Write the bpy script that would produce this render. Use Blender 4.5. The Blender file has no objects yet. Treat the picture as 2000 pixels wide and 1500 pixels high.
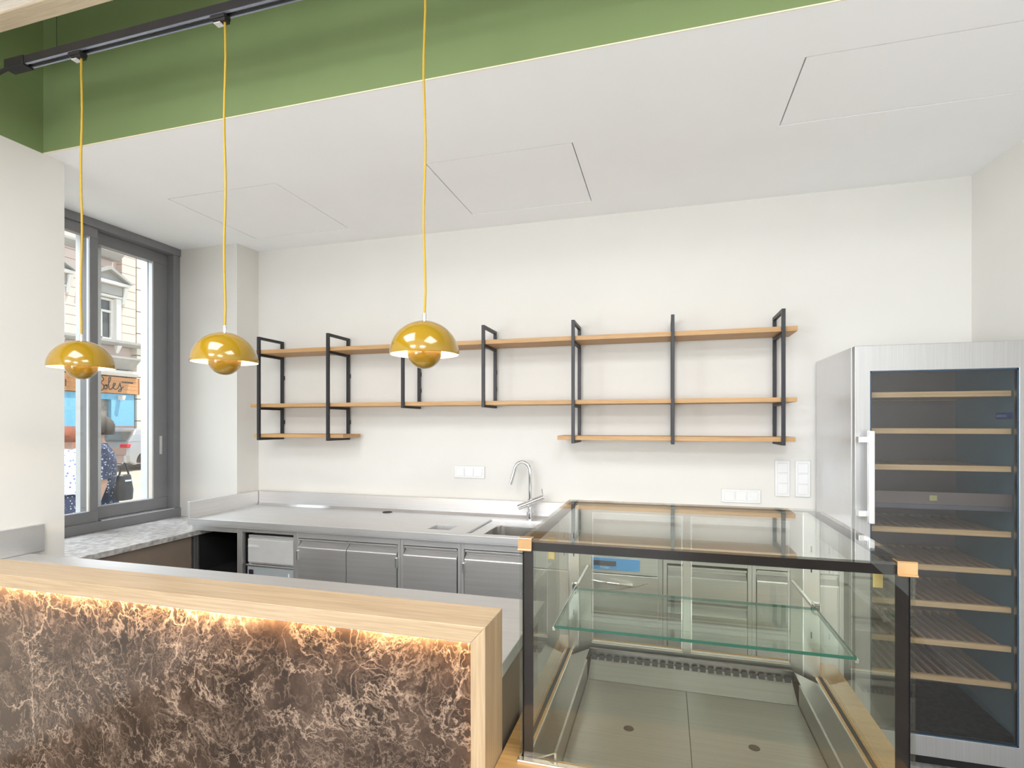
import bpy, bmesh, math, random
from mathutils import Vector, Matrix
random.seed(7)
PI = math.pi
C = bpy.context.scene.collection
SC = bpy.context.scene

# ------------------------------------------------------------------ camera, sky, sun, big lights, exposure
EYE = 1.55
FLOOR = -0.07
cam = bpy.data.cameras.new('camera'); camo = bpy.data.objects.new('camera', cam); C.objects.link(camo)
camo.location = (0, 0, EYE); camo.rotation_euler = (PI/2, 0, 0.27848)
cam.sensor_width = 36; cam.lens = 36*1046.57/2000; cam.shift_y = 77.42/2000; cam.clip_start = 0.02; cam.clip_end = 300
SC.camera = camo
SC.view_settings.view_transform = 'Standard'; SC.view_settings.look = 'None'
SC.view_settings.exposure = 0.66; SC.view_settings.gamma = 1; SC.view_settings.use_curve_mapping = False
cy = SC.cycles
cy.use_denoising = True; cy.max_bounces = 14; cy.diffuse_bounces = 6; cy.glossy_bounces = 6
cy.transparent_max_bounces = 48; cy.transmission_bounces = 8; cy.sample_clamp_indirect = 6
cy.caustics_reflective = True; cy.blur_glossy = 0.5; cy.caustics_refractive = False

world = bpy.data.worlds.new('world'); SC.world = world; world.use_nodes = True
wn = world.node_tree.nodes; wl = world.node_tree.links
bgn = wn['Background']; bgn.inputs[0].default_value = (0.80, 0.90, 1.0, 1); bgn.inputs[1].default_value = 0.95

def light(name, kind, loc, energy, color=(1, 1, 1), size=None, direction=None, rad=None, spread=None):
    l = bpy.data.lights.new(name, kind); l.energy = energy; l.color = color
    if kind == 'AREA':
        l.shape = 'RECTANGLE'; l.size, l.size_y = size
        if spread: l.spread = spread
    if rad is not None and kind == 'POINT': l.shadow_soft_size = rad
    o = bpy.data.objects.new(name, l); C.objects.link(o); o.location = loc
    if direction is not None:
        o.rotation_euler = Vector(direction).to_track_quat('-Z', 'Y').to_euler()
    return o
sun = light('sun', 'SUN', (0, 0, 20), 3.4, (1, 0.95, 0.87), direction=(-0.34, -0.15, -0.93)); sun.data.angle = 0.01
# daylight of the left shop window, then added fill lights to brighten the room
light('daylight_side', 'AREA', (-3.45, -2.4, 1.30), 130, (0.86, 0.93, 1.0), (3.0, 1.9), (1, 0.15, 0.5))
light('front_fill', 'AREA', (-1.5, -6.45, 1.45), 150, (0.90, 0.95, 1.0), (3.6, 2.4), (0, 1, 0.4))  # added window-like light behind the camera for even brightness
light('window_sky_fill', 'AREA', (-4.9, 2.75, 4.3), 250, (0.86, 0.93, 1.0), (1.4, 1.2), (1.0, 0.0, -1.55))  # added area light outside the window, standing in for sky light
FILL_PANELS = [(-1.7, 0.50), (0.5, 0.50), (-1.7, -2.2), (0.5, -2.2)]  # unseen light panels added to brighten the room from above
for (lx, ly) in FILL_PANELS:
    light('fill_panel_light', 'AREA', (lx, ly, 3.165), 29 if ly > 0 else 62, (0.97, 0.97, 1.0), (1.1, 1.1), (0, 0, -1))

# ------------------------------------------------------------------ material helpers
MATS = {}
def nm(name):
    m = bpy.data.materials.new(name); m.use_nodes = True
    nt = m.node_tree; return m, nt.nodes, nt.links, nt.nodes['Principled BSDF']
def setp(p, col=None, rough=None, metal=None, **k):
    if col is not None: p.inputs['Base Color'].default_value = (*col, 1)
    if rough is not None: p.inputs['Roughness'].default_value = rough
    if metal is not None: p.inputs['Metallic'].default_value = metal
    for a, b in k.items(): p.inputs[a.replace('_', ' ')].default_value = b
def coords(n, l, scale=(1, 1, 1), kind='Object'):
    t = n.new('ShaderNodeTexCoord'); mp = n.new('ShaderNodeMapping'); mp.inputs['Scale'].default_value = scale
    l.new(t.outputs[kind], mp.inputs['Vector']); return mp.outputs['Vector']
def noise(n, l, vec, scale, detail=4, rough=0.55, dist=0):
    t = n.new('ShaderNodeTexNoise'); t.inputs['Scale'].default_value = scale; t.inputs['Detail'].default_value = detail
    t.inputs['Roughness'].default_value = rough; t.inputs['Distortion'].default_value = dist
    l.new(vec, t.inputs['Vector']); return t
def ramp(n, l, fac, stops):
    r = n.new('ShaderNodeValToRGB'); e = r.color_ramp.elements
    while len(e) > 1: e.remove(e[-1])
    e[0].position, e[0].color = stops[0][0], (*stops[0][1], 1)
    for p, c in stops[1:]:
        x = e.new(p); x.color = (*c, 1)
    l.new(fac, r.inputs['Fac']); return r.outputs['Color']
def bump(n, l, p, h, strength, dist=0.002):
    b = n.new('ShaderNodeBump'); b.inputs['Strength'].default_value = strength; b.inputs['Distance'].default_value = dist
    l.new(h, b.inputs['Height']); l.new(b.outputs['Normal'], p.inputs['Normal'])
def mixc(n, l, fac, a, b, mode='MIX'):
    m = n.new('ShaderNodeMix'); m.data_type = 'RGBA'; m.blend_type = mode
    for s, v in ((m.inputs[0], fac), (m.inputs[6], a), (m.inputs[7], b)):
        if isinstance(v, (int, float)): s.default_value = v
        elif isinstance(v, tuple): s.default_value = (*v, 1) if len(v) == 3 else v
        else: l.new(v, s)
    return m.outputs[2]
def maths(n, l, op, a, b=None):
    m = n.new('ShaderNodeMath'); m.operation = op
    for i, v in enumerate((a, b)):
        if v is None: continue
        if isinstance(v, (int, float)): m.inputs[i].default_value = v
        else: l.new(v, m.inputs[i])
    return m.outputs[0]

def mat_plain(name, col, rough=0.5, metal=0.0, var=0.04, scale=12, bmp=0.0, **k):
    if name in MATS: return MATS[name]
    m, n, l, p = nm(name); setp(p, col, rough, metal, **k)
    v = coords(n, l); t = noise(n, l, v, scale)
    lo = tuple(max(0, c*(1-var)) for c in col); hi = tuple(min(1, c*(1+var)) for c in col)
    l.new(ramp(n, l, t.outputs['Fac'], [(0.3, lo), (0.7, hi)]), p.inputs['Base Color'])
    if bmp: bump(n, l, p, noise(n, l, v, scale*12, 3).outputs['Fac'], bmp)
    MATS[name] = m; return m
def mat_emit(name, col, strength):
    if name in MATS: return MATS[name]
    m, n, l, p = nm(name); setp(p, col, 0.5)
    p.inputs['Emission Color'].default_value = (*col, 1); p.inputs['Emission Strength'].default_value = strength
    MATS[name] = m; return m
def mat_steel(name, axis, col=(0.74, 0.74, 0.74), rough=0.46):
    if name in MATS: return MATS[name]
    m, n, l, p = nm(name); setp(p, col, rough, 1.0)
    sc = [220, 220, 220]; sc['xyz'.index(axis)] = 2.2
    v = coords(n, l, tuple(sc)); t = noise(n, l, v, 1.0, 3, 0.6)
    cl = noise(n, l, coords(n, l, (2.2, 2.2, 2.2)), 1.0, 3)
    c = ramp(n, l, t.outputs['Fac'], [(0.3, tuple(x*0.93 for x in col)), (0.7, tuple(x*1.06 for x in col))])
    l.new(c, p.inputs['Base Color'])
    r = n.new('ShaderNodeMapRange'); l.new(cl.outputs['Fac'], r.inputs[0])
    r.inputs[3].default_value = rough*0.82; r.inputs[4].default_value = rough*1.25
    l.new(r.outputs[0], p.inputs['Roughness']); bump(n, l, p, t.outputs['Fac'], 0.05, 0.0006)
    MATS[name] = m; return m
def mat_oak(name, axis, light_c=(0.40, 0.295, 0.180), dark_c=(0.315, 0.22, 0.122), rough=0.34, freq=1.0):
    if name in MATS: return MATS[name]
    m, n, l, p = nm(name); setp(p, light_c, rough)
    sc = [26*freq, 26*freq, 26*freq]; sc['xyz'.index(axis)] = 0.9
    v = coords(n, l, tuple(sc)); t = noise(n, l, v, 1.0, 6, 0.6, 0.6)
    sc2 = [150, 150, 150]; sc2['xyz'.index(axis)] = 5
    t2 = noise(n, l, coords(n, l, tuple(sc2)), 1.0, 3, 0.6)
    c = ramp(n, l, t.outputs['Fac'], [(0.25, dark_c), (0.5, light_c), (0.8, tuple(min(1, x*1.12) for x in light_c))])
    c2 = ramp(n, l, t2.outputs['Fac'], [(0.38, (0.72, 0.68, 0.62)), (0.56, (1, 1, 1))])
    l.new(mixc(n, l, 0.55, c, c2, 'MULTIPLY'), p.inputs['Base Color'])
    bump(n, l, p, t2.outputs['Fac'], 0.12, 0.0008)
    MATS[name] = m; return m
def mat_glass(name, tint=(0.97, 0.985, 0.975), f0=0.04, rough=0.0):
    """Thin pane: what goes straight through is tinted, what is mirrored follows the Fresnel curve (Schlick)."""
    if name in MATS: return MATS[name]
    m, n, l, p = nm(name); n.remove(p)
    out = n['Material Output']
    tr = n.new('ShaderNodeBsdfTransparent'); tr.inputs[0].default_value = (*tint, 1)
    gl = n.new('ShaderNodeBsdfGlossy'); gl.inputs['Roughness'].default_value = rough; gl.inputs[0].default_value = (1, 1, 1, 1)
    lw = n.new('ShaderNodeLayerWeight'); lw.inputs['Blend'].default_value = 0.5
    f5 = maths(n, l, 'POWER', lw.outputs['Facing'], 5.0)
    fac = maths(n, l, 'ADD', maths(n, l, 'MULTIPLY', f5, 1-f0), f0)
    mx = n.new('ShaderNodeMixShader'); l.new(fac, mx.inputs[0]); l.new(tr.outputs[0], mx.inputs[1]); l.new(gl.outputs[0], mx.inputs[2])
    l.new(mx.outputs[0], out.inputs[0]); MATS[name] = m; return m
def mat_marble():
    m, n, l, p = nm('brown_marble'); setp(p, rough=0.16)
    p.inputs['Coat Weight'].default_value = 0.2
    v0 = coords(n, l)
    def warp(vec, scale, amt):
        t = noise(n, l, vec, scale, 5, 0.6)
        s = n.new('ShaderNodeVectorMath'); s.operation = 'SUBTRACT'; l.new(t.outputs['Color'], s.inputs[0]); s.inputs[1].default_value = (0.5, 0.5, 0.5)
        k = n.new('ShaderNodeVectorMath'); k.operation = 'SCALE'; l.new(s.outputs[0], k.inputs[0]); k.inputs['Scale'].default_value = amt
        a = n.new('ShaderNodeVectorMath'); a.operation = 'ADD'; l.new(vec, a.inputs[0]); l.new(k.outputs[0], a.inputs[1]); return a.outputs[0]
    v1 = warp(v0, 3.0, 0.22); v2 = warp(v1, 14, 0.055)
    base = noise(n, l, v1, 7, 8, 0.65)
    bc = ramp(n, l, base.outputs['Fac'], [(0.30, (0.013, 0.008, 0.006)), (0.47, (0.029, 0.018, 0.013)), (0.60, (0.055, 0.036, 0.026)), (0.75, (0.10, 0.072, 0.053))])
    def veins(vec, scale, width, seedscale, lo, hi):
        vo = n.new('ShaderNodeTexVoronoi'); vo.feature = 'DISTANCE_TO_EDGE'; vo.inputs['Scale'].default_value = scale
        l.new(vec, vo.inputs['Vector'])
        line = ramp(n, l, vo.outputs['Distance'], [(0.0, (1, 1, 1)), (width*0.35, (0.7, 0.7, 0.7)), (width, (0, 0, 0))])
        mask = ramp(n, l, noise(n, l, v0, seedscale, 3).outputs['Fac'], [(lo, (0, 0, 0)), (hi, (1, 1, 1))])
        return mixc(n, l, 1.0, line, mask, 'MULTIPLY')
    def ridge(vec, scale, width, mscale, lo, hi, seedoff):
        mp = n.new('ShaderNodeMapping'); mp.inputs['Location'].default_value = (seedoff, seedoff*1.7, 3.1*seedoff); l.new(vec, mp.inputs['Vector'])
        t = noise(n, l, mp.outputs['Vector'], scale, 6, 0.62)
        dd = maths(n, l, 'ABSOLUTE', maths(n, l, 'SUBTRACT', t.outputs['Fac'], 0.5))
        line = ramp(n, l, dd, [(0.0, (1, 1, 1)), (width*0.4, (0.6, 0.6, 0.6)), (width, (0, 0, 0))])
        mask = ramp(n, l, noise(n, l, v0, mscale, 3).outputs['Fac'], [(lo, (0, 0, 0)), (hi, (1, 1, 1))])
        return mixc(n, l, 1.0, line, mask, 'MULTIPLY')
    a = veins(v2, 3.4, 0.013, 2.2, 0.47, 0.62)
    b = ridge(v1, 5.0, 0.013, 3.0, 0.40, 0.60, 2.0)
    c = ridge(v1, 13.0, 0.022, 4.5, 0.38, 0.62, 5.0)
    d = ridge(v2, 34.0, 0.045, 5.5, 0.42, 0.66, 9.0)
    e = veins(warp(v1, 20, 0.02), 10.0, 0.022, 6.0, 0.44, 0.66)
    tot = maths(n, l, 'ADD', maths(n, l, 'MULTIPLY', a, 0.9), maths(n, l, 'MULTIPLY', b, 0.75))
    tot = maths(n, l, 'ADD', tot, maths(n, l, 'MULTIPLY', c, 0.60))
    tot = maths(n, l, 'ADD', tot, maths(n, l, 'MULTIPLY', d, 0.40)); tot = maths(n, l, 'ADD', tot, maths(n, l, 'MULTIPLY', e, 0.6)); cl = n.new('ShaderNodeClamp'); l.new(tot, cl.inputs[0])
    l.new(mixc(n, l, cl.outputs[0], bc, (0.29, 0.215, 0.16)), p.inputs['Base Color'])
    return m

M = {}
M['wall'] = mat_plain('cream_wall_paint', (0.69, 0.675, 0.635), 0.75, var=0.015, scale=2.5, bmp=0.05)
M['ceil'] = mat_plain('white_ceiling_paint', (0.91, 0.92, 0.93), 0.8, var=0.012, scale=2.5, bmp=0.04)
M['green'] = mat_plain('green_wall_paint', (0.165, 0.225, 0.088), 0.75, var=0.04, scale=3, bmp=0.06)
M['floor'] = mat_plain('dark_stone_floor', (0.42, 0.415, 0.405), 0.5, var=0.35, scale=40, bmp=0.1)
M['oakx'] = mat_oak('oak_grain_along', 'x'); M['oakz'] = mat_oak('oak_grain_upright', 'z')
M['oakdeck'] = mat_oak('golden_oak_deck', 'x', (0.45, 0.26, 0.09), (0.33, 0.175, 0.05), 0.4, 0.8)
M['oakshelf'] = mat_oak('pale_oak_shelf', 'x', (0.52, 0.31, 0.135), (0.42, 0.23, 0.09), 0.5)
M['beech'] = mat_oak('beech_rack_wood', 'x', (0.74, 0.54, 0.30), (0.60, 0.41, 0.20), 0.5)
M['raftwood'] = mat_oak('pale_ash_raft', 'x', (0.74, 0.62, 0.46), (0.62, 0.49, 0.34), 0.5, 0.6)
M['steelx'] = mat_steel('brushed_steel_along', 'x'); M['steely'] = mat_steel('brushed_steel_deep', 'y'); M['steelz'] = mat_steel('brushed_steel_upright', 'z')
M['steeldoor'] = mat_steel('brushed_steel_door', 'x', (0.66, 0.655, 0.65), 0.46)
M['steelfridge'] = mat_steel('bright_steel_fridge', 'z', (0.50, 0.50, 0.50), 0.42)
M['steelcase'] = mat_steel('showcase_tray_steel', 'x', (0.40, 0.392, 0.362), 0.40)
M['chrome'] = mat_plain('polished_chrome', (0.82, 0.82, 0.83), 0.07, 1.0, var=0.01)
M['alu'] = mat_plain('satin_aluminium', (0.80, 0.80, 0.81), 0.28, 1.0, var=0.02)
M['blackmetal'] = mat_plain('black_powder_coat', (0.014, 0.014, 0.018), 0.42, var=0.1)
M['blackborder'] = mat_plain('black_printed_glass', (0.006, 0.005, 0.008), 0.5, var=0.05, Specular_IOR_Level=0.05)
M['black'] = mat_plain('matt_black', (0.012, 0.011, 0.011), 0.6, var=0.1)
M['anthracite'] = mat_plain('anthracite_window_metal', (0.205, 0.205, 0.215), 0.38, var=0.03)
M['mustard'] = mat_plain('mustard_enamel', (0.27, 0.158, 0.004), 0.16, var=0.02, Coat_Weight=0.6, Coat_Roughness=0.05)
M['cord'] = mat_plain('yellow_textile_cord', (0.42, 0.265, 0.018), 0.7, var=0.12, scale=400)
M['lampwhite'] = mat_plain('white_lamp_lining', (0.86, 0.84, 0.78), 0.5, var=0.01)
M['bulb'] = mat_emit('warm_bulb', (1.0, 0.66, 0.30), 26)
M['led'] = mat_emit('warm_led_strip', (1.0, 0.66, 0.32), 150)
M['ledside'] = mat_emit('warm_led_strip_side', (1.0, 0.70, 0.36), 14)
M['panelglow'] = mat_emit('fill_panel_diffuser', (1.0, 0.96, 0.9), 3.0)
M['plasticwhite'] = mat_plain('white_switch_plastic', (0.74, 0.74, 0.735), 0.35, var=0.01)
M['plasticgrey'] = mat_plain('light_grey_plastic', (0.62, 0.62, 0.61), 0.4, var=0.02)
M['marble'] = mat_marble()
M['granite'] = mat_plain('grey_stone_sill', (0.40, 0.385, 0.37), 0.28, var=0.4, scale=30)
M['taupe'] = mat_plain('taupe_panel', (0.20, 0.155, 0.12), 0.5, var=0.05)
M['glass'] = mat_glass('clear_showcase_glass', (0.915, 0.93, 0.895))
M['topglass'] = mat_glass('coated_top_glass', (0.90, 0.91, 0.89), 0.09)
M['pane'] = mat_glass('window_pane_glass', (0.97, 0.975, 0.97))
M['shelfglass'] = mat_glass('green_tinted_shelf_glass', (0.90, 0.965, 0.935))
M['glassedge'] = mat_plain('green_glass_edge', (0.006, 0.10, 0.075), 0.1, var=0.1)
M['darkglass'] = mat_glass('smoked_fridge_glass', (0.80, 0.80, 0.80))
M['fridgeliner'] = mat_plain('grey_liner_blue_reflection', (0.165, 0.285, 0.36), 0.5, var=0.04)  # bluish reflection on the grey liner is put into its colour
M['fridgeback'] = mat_plain('dark_fridge_back', (0.17, 0.145, 0.14), 0.5, var=0.06)
M['blue'] = mat_plain('blue_control_panel', (0.03, 0.30, 0.72), 0.3, var=0.2, scale=3)
M['bluedark'] = mat_plain('dark_blue_badge', (0.015, 0.06, 0.30), 0.3, var=0.05)
M['display'] = mat_plain('dark_display', (0.03, 0.02, 0.035), 0.2, var=0.1)
M['sticker'] = mat_plain('yellow_sticker', (0.45, 0.44, 0.20), 0.5, var=0.1)

# ------------------------------------------------------------------ mesh helpers
ORG = {}
def origin(parent):
    return ORG.get(parent.name, Vector((0, 0, 0))) if parent else Vector((0, 0, 0))
class MB:
    def __init__(s): s.b = bmesh.new()
    def box(s, x0, x1, y0, y1, z0, z1):
        vs = [s.b.verts.new(p) for p in ((x0,y0,z0),(x1,y0,z0),(x1,y1,z0),(x0,y1,z0),(x0,y0,z1),(x1,y0,z1),(x1,y1,z1),(x0,y1,z1))]
        for f in ((3,2,1,0),(4,5,6,7),(0,1,5,4),(1,2,6,5),(2,3,7,6),(3,0,4,7)): s.b.faces.new([vs[i] for i in f])
        return s
    def loft(s, rings, cap0=True, cap1=True, closed=True):
        R = [[s.b.verts.new(p) for p in r] for r in rings]
        k = len(R[0])
        for a, b in zip(R, R[1:]):
            for i in range(k if closed else k-1):
                j = (i+1) % k
                try: s.b.faces.new((a[i], a[j], b[j], b[i]))
                except ValueError: pass
        if cap0: s.b.faces.new(list(reversed(R[0])))
        if cap1: s.b.faces.new(R[-1])
        return s
    def tube(s, pts, r, seg=10, caps=True):
        pts = [Vector(p) for p in pts]; rr = r if isinstance(r, (list, tuple)) else [r]*len(pts)
        rings = []; ref = None
        for i, p in enumerate(pts):
            d = (pts[min(i+1, len(pts)-1)] - pts[max(i-1, 0)]).normalized()
            if ref is None: ref = Vector((0, 0, 1)) if abs(d.z) < 0.9 else Vector((1, 0, 0))
            u = d.cross(ref).normalized(); w = u.cross(d).normalized(); ref = w
            rings.append([p + (u*math.cos(2*PI*k/seg) + w*math.sin(2*PI*k/seg))*rr[i] for k in range(seg)])
        return s.loft(rings, caps, caps)
    def lathe(s, prof, c=(0, 0, 0), seg=32, cap0=False, cap1=False):
        rings = [[(c[0]+r*math.cos(2*PI*k/seg), c[1]+r*math.sin(2*PI*k/seg), c[2]+z) for k in range(seg)] for r, z in prof]
        return s.loft(rings, cap0, cap1)
    def prism(s, poly, axis, a0, a1):
        def pt(u, v, a):
            return (a, u, v) if axis == 'x' else (u, a, v) if axis == 'y' else (u, v, a)
        return s.loft([[pt(u, v, a0) for u, v in poly], [pt(u, v, a1) for u, v in poly]])
    def plate(s, xs, ys, holes, z0, z1):
        """A slab from x/y grid lines with the cells in HOLES left out."""
        cell = lambda i, j: 0 <= i < len(xs)-1 and 0 <= j < len(ys)-1 and (i, j) not in holes
        for i in range(len(xs)-1):
            for j in range(len(ys)-1):
                if not cell(i, j): continue
                x0, x1, y0, y1 = xs[i], xs[i+1], ys[j], ys[j+1]
                q = [[(x0,y0,z1),(x1,y0,z1),(x1,y1,z1),(x0,y1,z1)], [(x0,y1,z0),(x1,y1,z0),(x1,y0,z0),(x0,y0,z0)]]
                if not cell(i-1, j): q.append([(x0,y1,z0),(x0,y0,z0),(x0,y0,z1),(x0,y1,z1)])
                if not cell(i+1, j): q.append([(x1,y0,z0),(x1,y1,z0),(x1,y1,z1),(x1,y0,z1)])
                if not cell(i, j-1): q.append([(x0,y0,z0),(x1,y0,z0),(x1,y0,z1),(x0,y0,z1)])
                if not cell(i, j+1): q.append([(x1,y1,z0),(x0,y1,z0),(x0,y1,z1),(x1,y1,z1)])
                for f in q: s.b.faces.new([s.b.verts.new(p) for p in f])
        bmesh.ops.remove_doubles(s.b, verts=s.b.verts, dist=1e-5)
        return s
    def mesh(s, name, mats, org=(0, 0, 0), smooth=False, side=None):
        bmesh.ops.recalc_face_normals(s.b, faces=s.b.faces)
        o = Vector(org)
        for v in s.b.verts: v.co -= o
        me = bpy.data.meshes.new(name)
        if side is not None:
            for f in s.b.faces: f.material_index = side(f.normal)
        if smooth:
            for f in s.b.faces: f.smooth = True
        s.b.to_mesh(me); s.b.free()
        for m in (mats if isinstance(mats, (list, tuple)) else [mats]): me.materials.append(m)
        return me
    def build(s, name, mats, parent=None, bevel=0, smooth=False, side=None, kind=None, label=None, seg=2):
        og = origin(parent)
        me = s.mesh(name, mats, og, smooth, side)
        ob = bpy.data.objects.new(name, me); C.objects.link(ob)
        if parent: ob.parent = parent; ORG[ob.name] = og
        if smooth:
            try: me.set_sharp_from_angle(angle=0.7)
            except Exception: pass
        if bevel:
            md = ob.modifiers.new('bevel', 'BEVEL'); md.width = bevel; md.segments = seg; md.limit_method = 'ANGLE'; md.angle_limit = 0.6
        if kind: ob['kind'] = kind
        if label: ob['label'] = label
        return ob
def piece(name, me, parent, loc):
    """One more piece that shares a mesh; LOC is where the mesh's own origin goes in the world."""
    ob = bpy.data.objects.new(name, me); C.objects.link(ob); ob.parent = parent
    ob.location = Vector(loc) - origin(parent); ORG[ob.name] = Vector(loc); return ob
def thing(name, label, cat, loc=(0, 0, 0), group=None, kind=None, rotz=0):
    o = bpy.data.objects.new(name, None); C.objects.link(o); o.location = loc; o.rotation_euler = (0, 0, rotz)
    o.empty_display_size = 0.1; ORG[o.name] = Vector(loc)
    tag(o, label, cat, group, kind); return o
def tag(o, label=None, cat=None, group=None, kind=None):
    if label: o['label'] = label
    if cat: o['category'] = cat
    if group: o['group'] = group
    if kind: o['kind'] = kind
    return o
def copy_tree(o, parent=None):
    c = o.copy(); C.objects.link(c)
    if parent: c.parent = parent
    for ch in list(o.children): copy_tree(ch, c)
    return c
def rrect(x0, x1, y0, y1, r, z, seg=5):
    pts = []
    for cx, cyy, a0 in ((x1-r, y0+r, -PI/2), (x1-r, y1-r, 0), (x0+r, y1-r, PI/2), (x0+r, y0+r, PI)):
        for k in range(seg+1):
            a = a0 + PI/2*k/seg; pts.append((cx+r*math.cos(a), cyy+r*math.sin(a), z))
    return pts
def text(name, body, size, mat, parent, mw, extrude=0.0006, align='LEFT', shear=0.0):
    cu = bpy.data.curves.new(name, 'FONT'); cu.body = body; cu.size = size; cu.extrude = extrude; cu.align_x = align; cu.shear = shear
    cu.resolution_u = 3
    ob = bpy.data.objects.new(name, cu); C.objects.link(ob)
    dg = bpy.context.evaluated_depsgraph_get(); dg.update()
    me = bpy.data.meshes.new_from_object(ob.evaluated_get(dg)); bpy.data.objects.remove(ob)
    me.transform(Matrix.Translation(-origin(parent)) @ mw); me.materials.clear(); me.materials.append(mat)
    o = bpy.data.objects.new(name, me); C.objects.link(o); o.parent = parent; ORG[o.name] = origin(parent); return o
FACE_Y = Matrix.Rotation(PI/2, 4, 'X')                      # lettering that faces -Y
FACE_X = Matrix.Rotation(PI/2, 4, 'Z') @ FACE_Y             # lettering that faces +X

# ------------------------------------------------------------------ the room
ZC = 2.94; ZU = 3.95; XL = -3.08; XRET = -3.165
def struct(ob): ob['kind'] = 'structure'; return ob
def rw(y): return 1.653 + (3.6 - y)*0.081                   # the right wall is a touch out of square
struct(MB().box(-4.2, 2.7, 1.2, 3.9, FLOOR-0.12, FLOOR).build('floor', M['floor']))
struct(MB().box(-4.2, 2.9, -6.8, 1.2, FLOOR-0.12, FLOOR).build('floor_front', mat_oak('pale_oak_floor', 'y', (0.15, 0.115, 0.080), (0.11, 0.08, 0.05), 0.55, 0.4)))
struct(MB().box(-3.9, 2.2, 3.60, 3.85, FLOOR, ZU).build('wall_back', M['wall']))
w = MB()
w.prism([(rw(3.6), 3.6), (rw(3.6)+0.3, 3.6), (rw(-6.6)+0.3, -6.6), (rw(-6.6), -6.6)], 'z', FLOOR, ZU)
struct(w.build('wall_right', M['wall']))
w = MB()   # left wall: pier, the wall below the window, the return, and the shop window behind the camera
w.box(-3.95, XL, -0.9, 2.091, FLOOR, ZC)
w.box(-3.95, XL, -4.3, -0.9, FLOOR, 0.25); w.box(-3.95, XL, -4.3, -0.9, 2.45, ZC); w.box(-3.95, XL, -6.6, -4.3, FLOOR, ZC)
w.box(-3.95, XRET-0.03, 2.091, 3.39, FLOOR, 0.765)
w.prism([(-3.95, 3.39), (-3.175, 3.39), (-3.159, 3.6), (-3.95, 3.6)], 'z', FLOOR, ZC)
struct(w.build('wall_left', M['wall']))
w = MB(); w.box(-3.95, XL, -6.6, 1.99, ZC, ZU); struct(w.build('wall_left_upper', M['green']))
w = MB(); w.box(-3.95, 2.0, 1.99, 2.03, ZC+0.0005, ZU); struct(w.build('wall_fascia', M['green']))
struct(MB().box(XL, 2.0, 1.9885, 1.9915, ZC-0.0005, ZC+0.004).build('trim_1', mat_plain('cream_edge_trim', (0.80, 0.70, 0.50), 0.5)))
w = MB()
w.box(-3.95, 2.6, -6.8, -6.6, FLOOR, 0.35); w.box(-3.95, 2.6, -6.8, -6.6, 2.85, ZU)
for x0, x1 in ((-3.95, -3.4), (-1.32, -1.08), (1.0, 2.6)): w.box(x0, x1, -6.8, -6.6, 0.35, 2.85)
struct(w.build('wall_front', M['wall']))
struct(MB().box(-4.3, 2.9, -6.9, 3.9, ZU, ZU+0.2).build('ceiling_upper', M['ceil']))
# lowered ceiling with three flush access panels, each set in its own gap
H = [(-2.954, -2.170, 2.606, 3.343), (-1.229, -0.446, 2.634, 3.352), (0.517, 1.470, 2.266, 2.745)]
G = 0.006
xs = sorted({-3.95, 2.0} | {v for a in H for v in (a[0]-G, a[1]+G)}); ys = sorted({1.992, 3.6} | {v for a in H for v in (a[2]-G, a[3]+G)})
holes = set()
for a in H:
    for i in range(len(xs)-1):
        for j in range(len(ys)-1):
            if xs[i] >= a[0]-G-1e-6 and xs[i+1] <= a[1]+G+1e-6 and ys[j] >= a[2]-G-1e-6 and ys[j+1] <= a[3]+G+1e-6: holes.add((i, j))
ce = struct(MB().plate(xs, ys, holes, ZC, ZC+0.04).build('ceiling', M['ceil']))
for a in H:
    MB().box(a[0], a[1], a[2], a[3], ZC+0.0008, ZC+0.03).build('access_panel', M['ceil'], ce)
struct(MB().box(-3.95, 2.0, 2.03, 3.6, ZC+0.15, ZC+0.17).build('void_shade_sheet', M['black']))  # black sheet painting the darkness above the panel gaps

# window in the left wall: outer frame, front sash (left), rear sash (right)
XW = -3.74
win = thing('window_1', 'anthracite sliding shop window with two sashes left of the steel counter', 'window', (XW, 2.75, 0.83), kind='structure')
del win['category']
f = MB(); f.box(-3.90, XW+0.02, 2.0, 3.40, 2.885, ZC); f.box(-3.90, XW+0.02, 2.0, 3.40, 0.812, 0.880)
f.box(-3.90, XW+0.01, 3.335, 3.40, 0.88, 2.885); f.box(-3.90, XW+0.01, 2.0, 2.06, 0.88, 2.885)
f.build('window_frame', M['anthracite'], win, 0.004)
s = MB(); s.box(-3.79, XW, 2.06, 2.754, 2.815, 2.885); s.box(-3.79, XW, 2.06, 2.754, 0.872, 0.955)
s.box(-3.79, XW, 2.703, 2.754, 0.955, 2.815); s.box(-3.79, XW, 2.06, 2.11, 0.955, 2.815)
s1 = s.build('sash', M['anthracite'], win, 0.003)
MB().box(-3.772, -3.764, 2.11, 2.703, 0.955, 2.815).build('pane', M['pane'], s1)
MB().box(-3.762, XW-0.004, 2.692, 2.703, 0.955, 2.815).build('glazing_bead', M['alu'], s1, label='bright aluminium glazing bead')
s = MB(); s.box(-3.86, -3.795, 2.72, 3.335, 2.80, 2.885); s.box(-3.86, -3.795, 2.72, 3.335, 0.885, 0.972)
s.box(-3.86, -3.795, 3.215, 3.335, 0.972, 2.80); s.box(-3.86, -3.795, 2.72, 2.775, 0.972, 2.80)
s2 = s.build('sash', M['anthracite'], win, 0.003)
MB().box(-3.842, -3.834, 2.775, 3.215, 0.972, 2.80).build('pane', M['pane'], s2)
MB().box(-3.832, -3.797, 3.204, 3.215, 0.972, 2.80).build('glazing_bead', M['alu'], s2, label='bright aluminium glazing bead')
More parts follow.
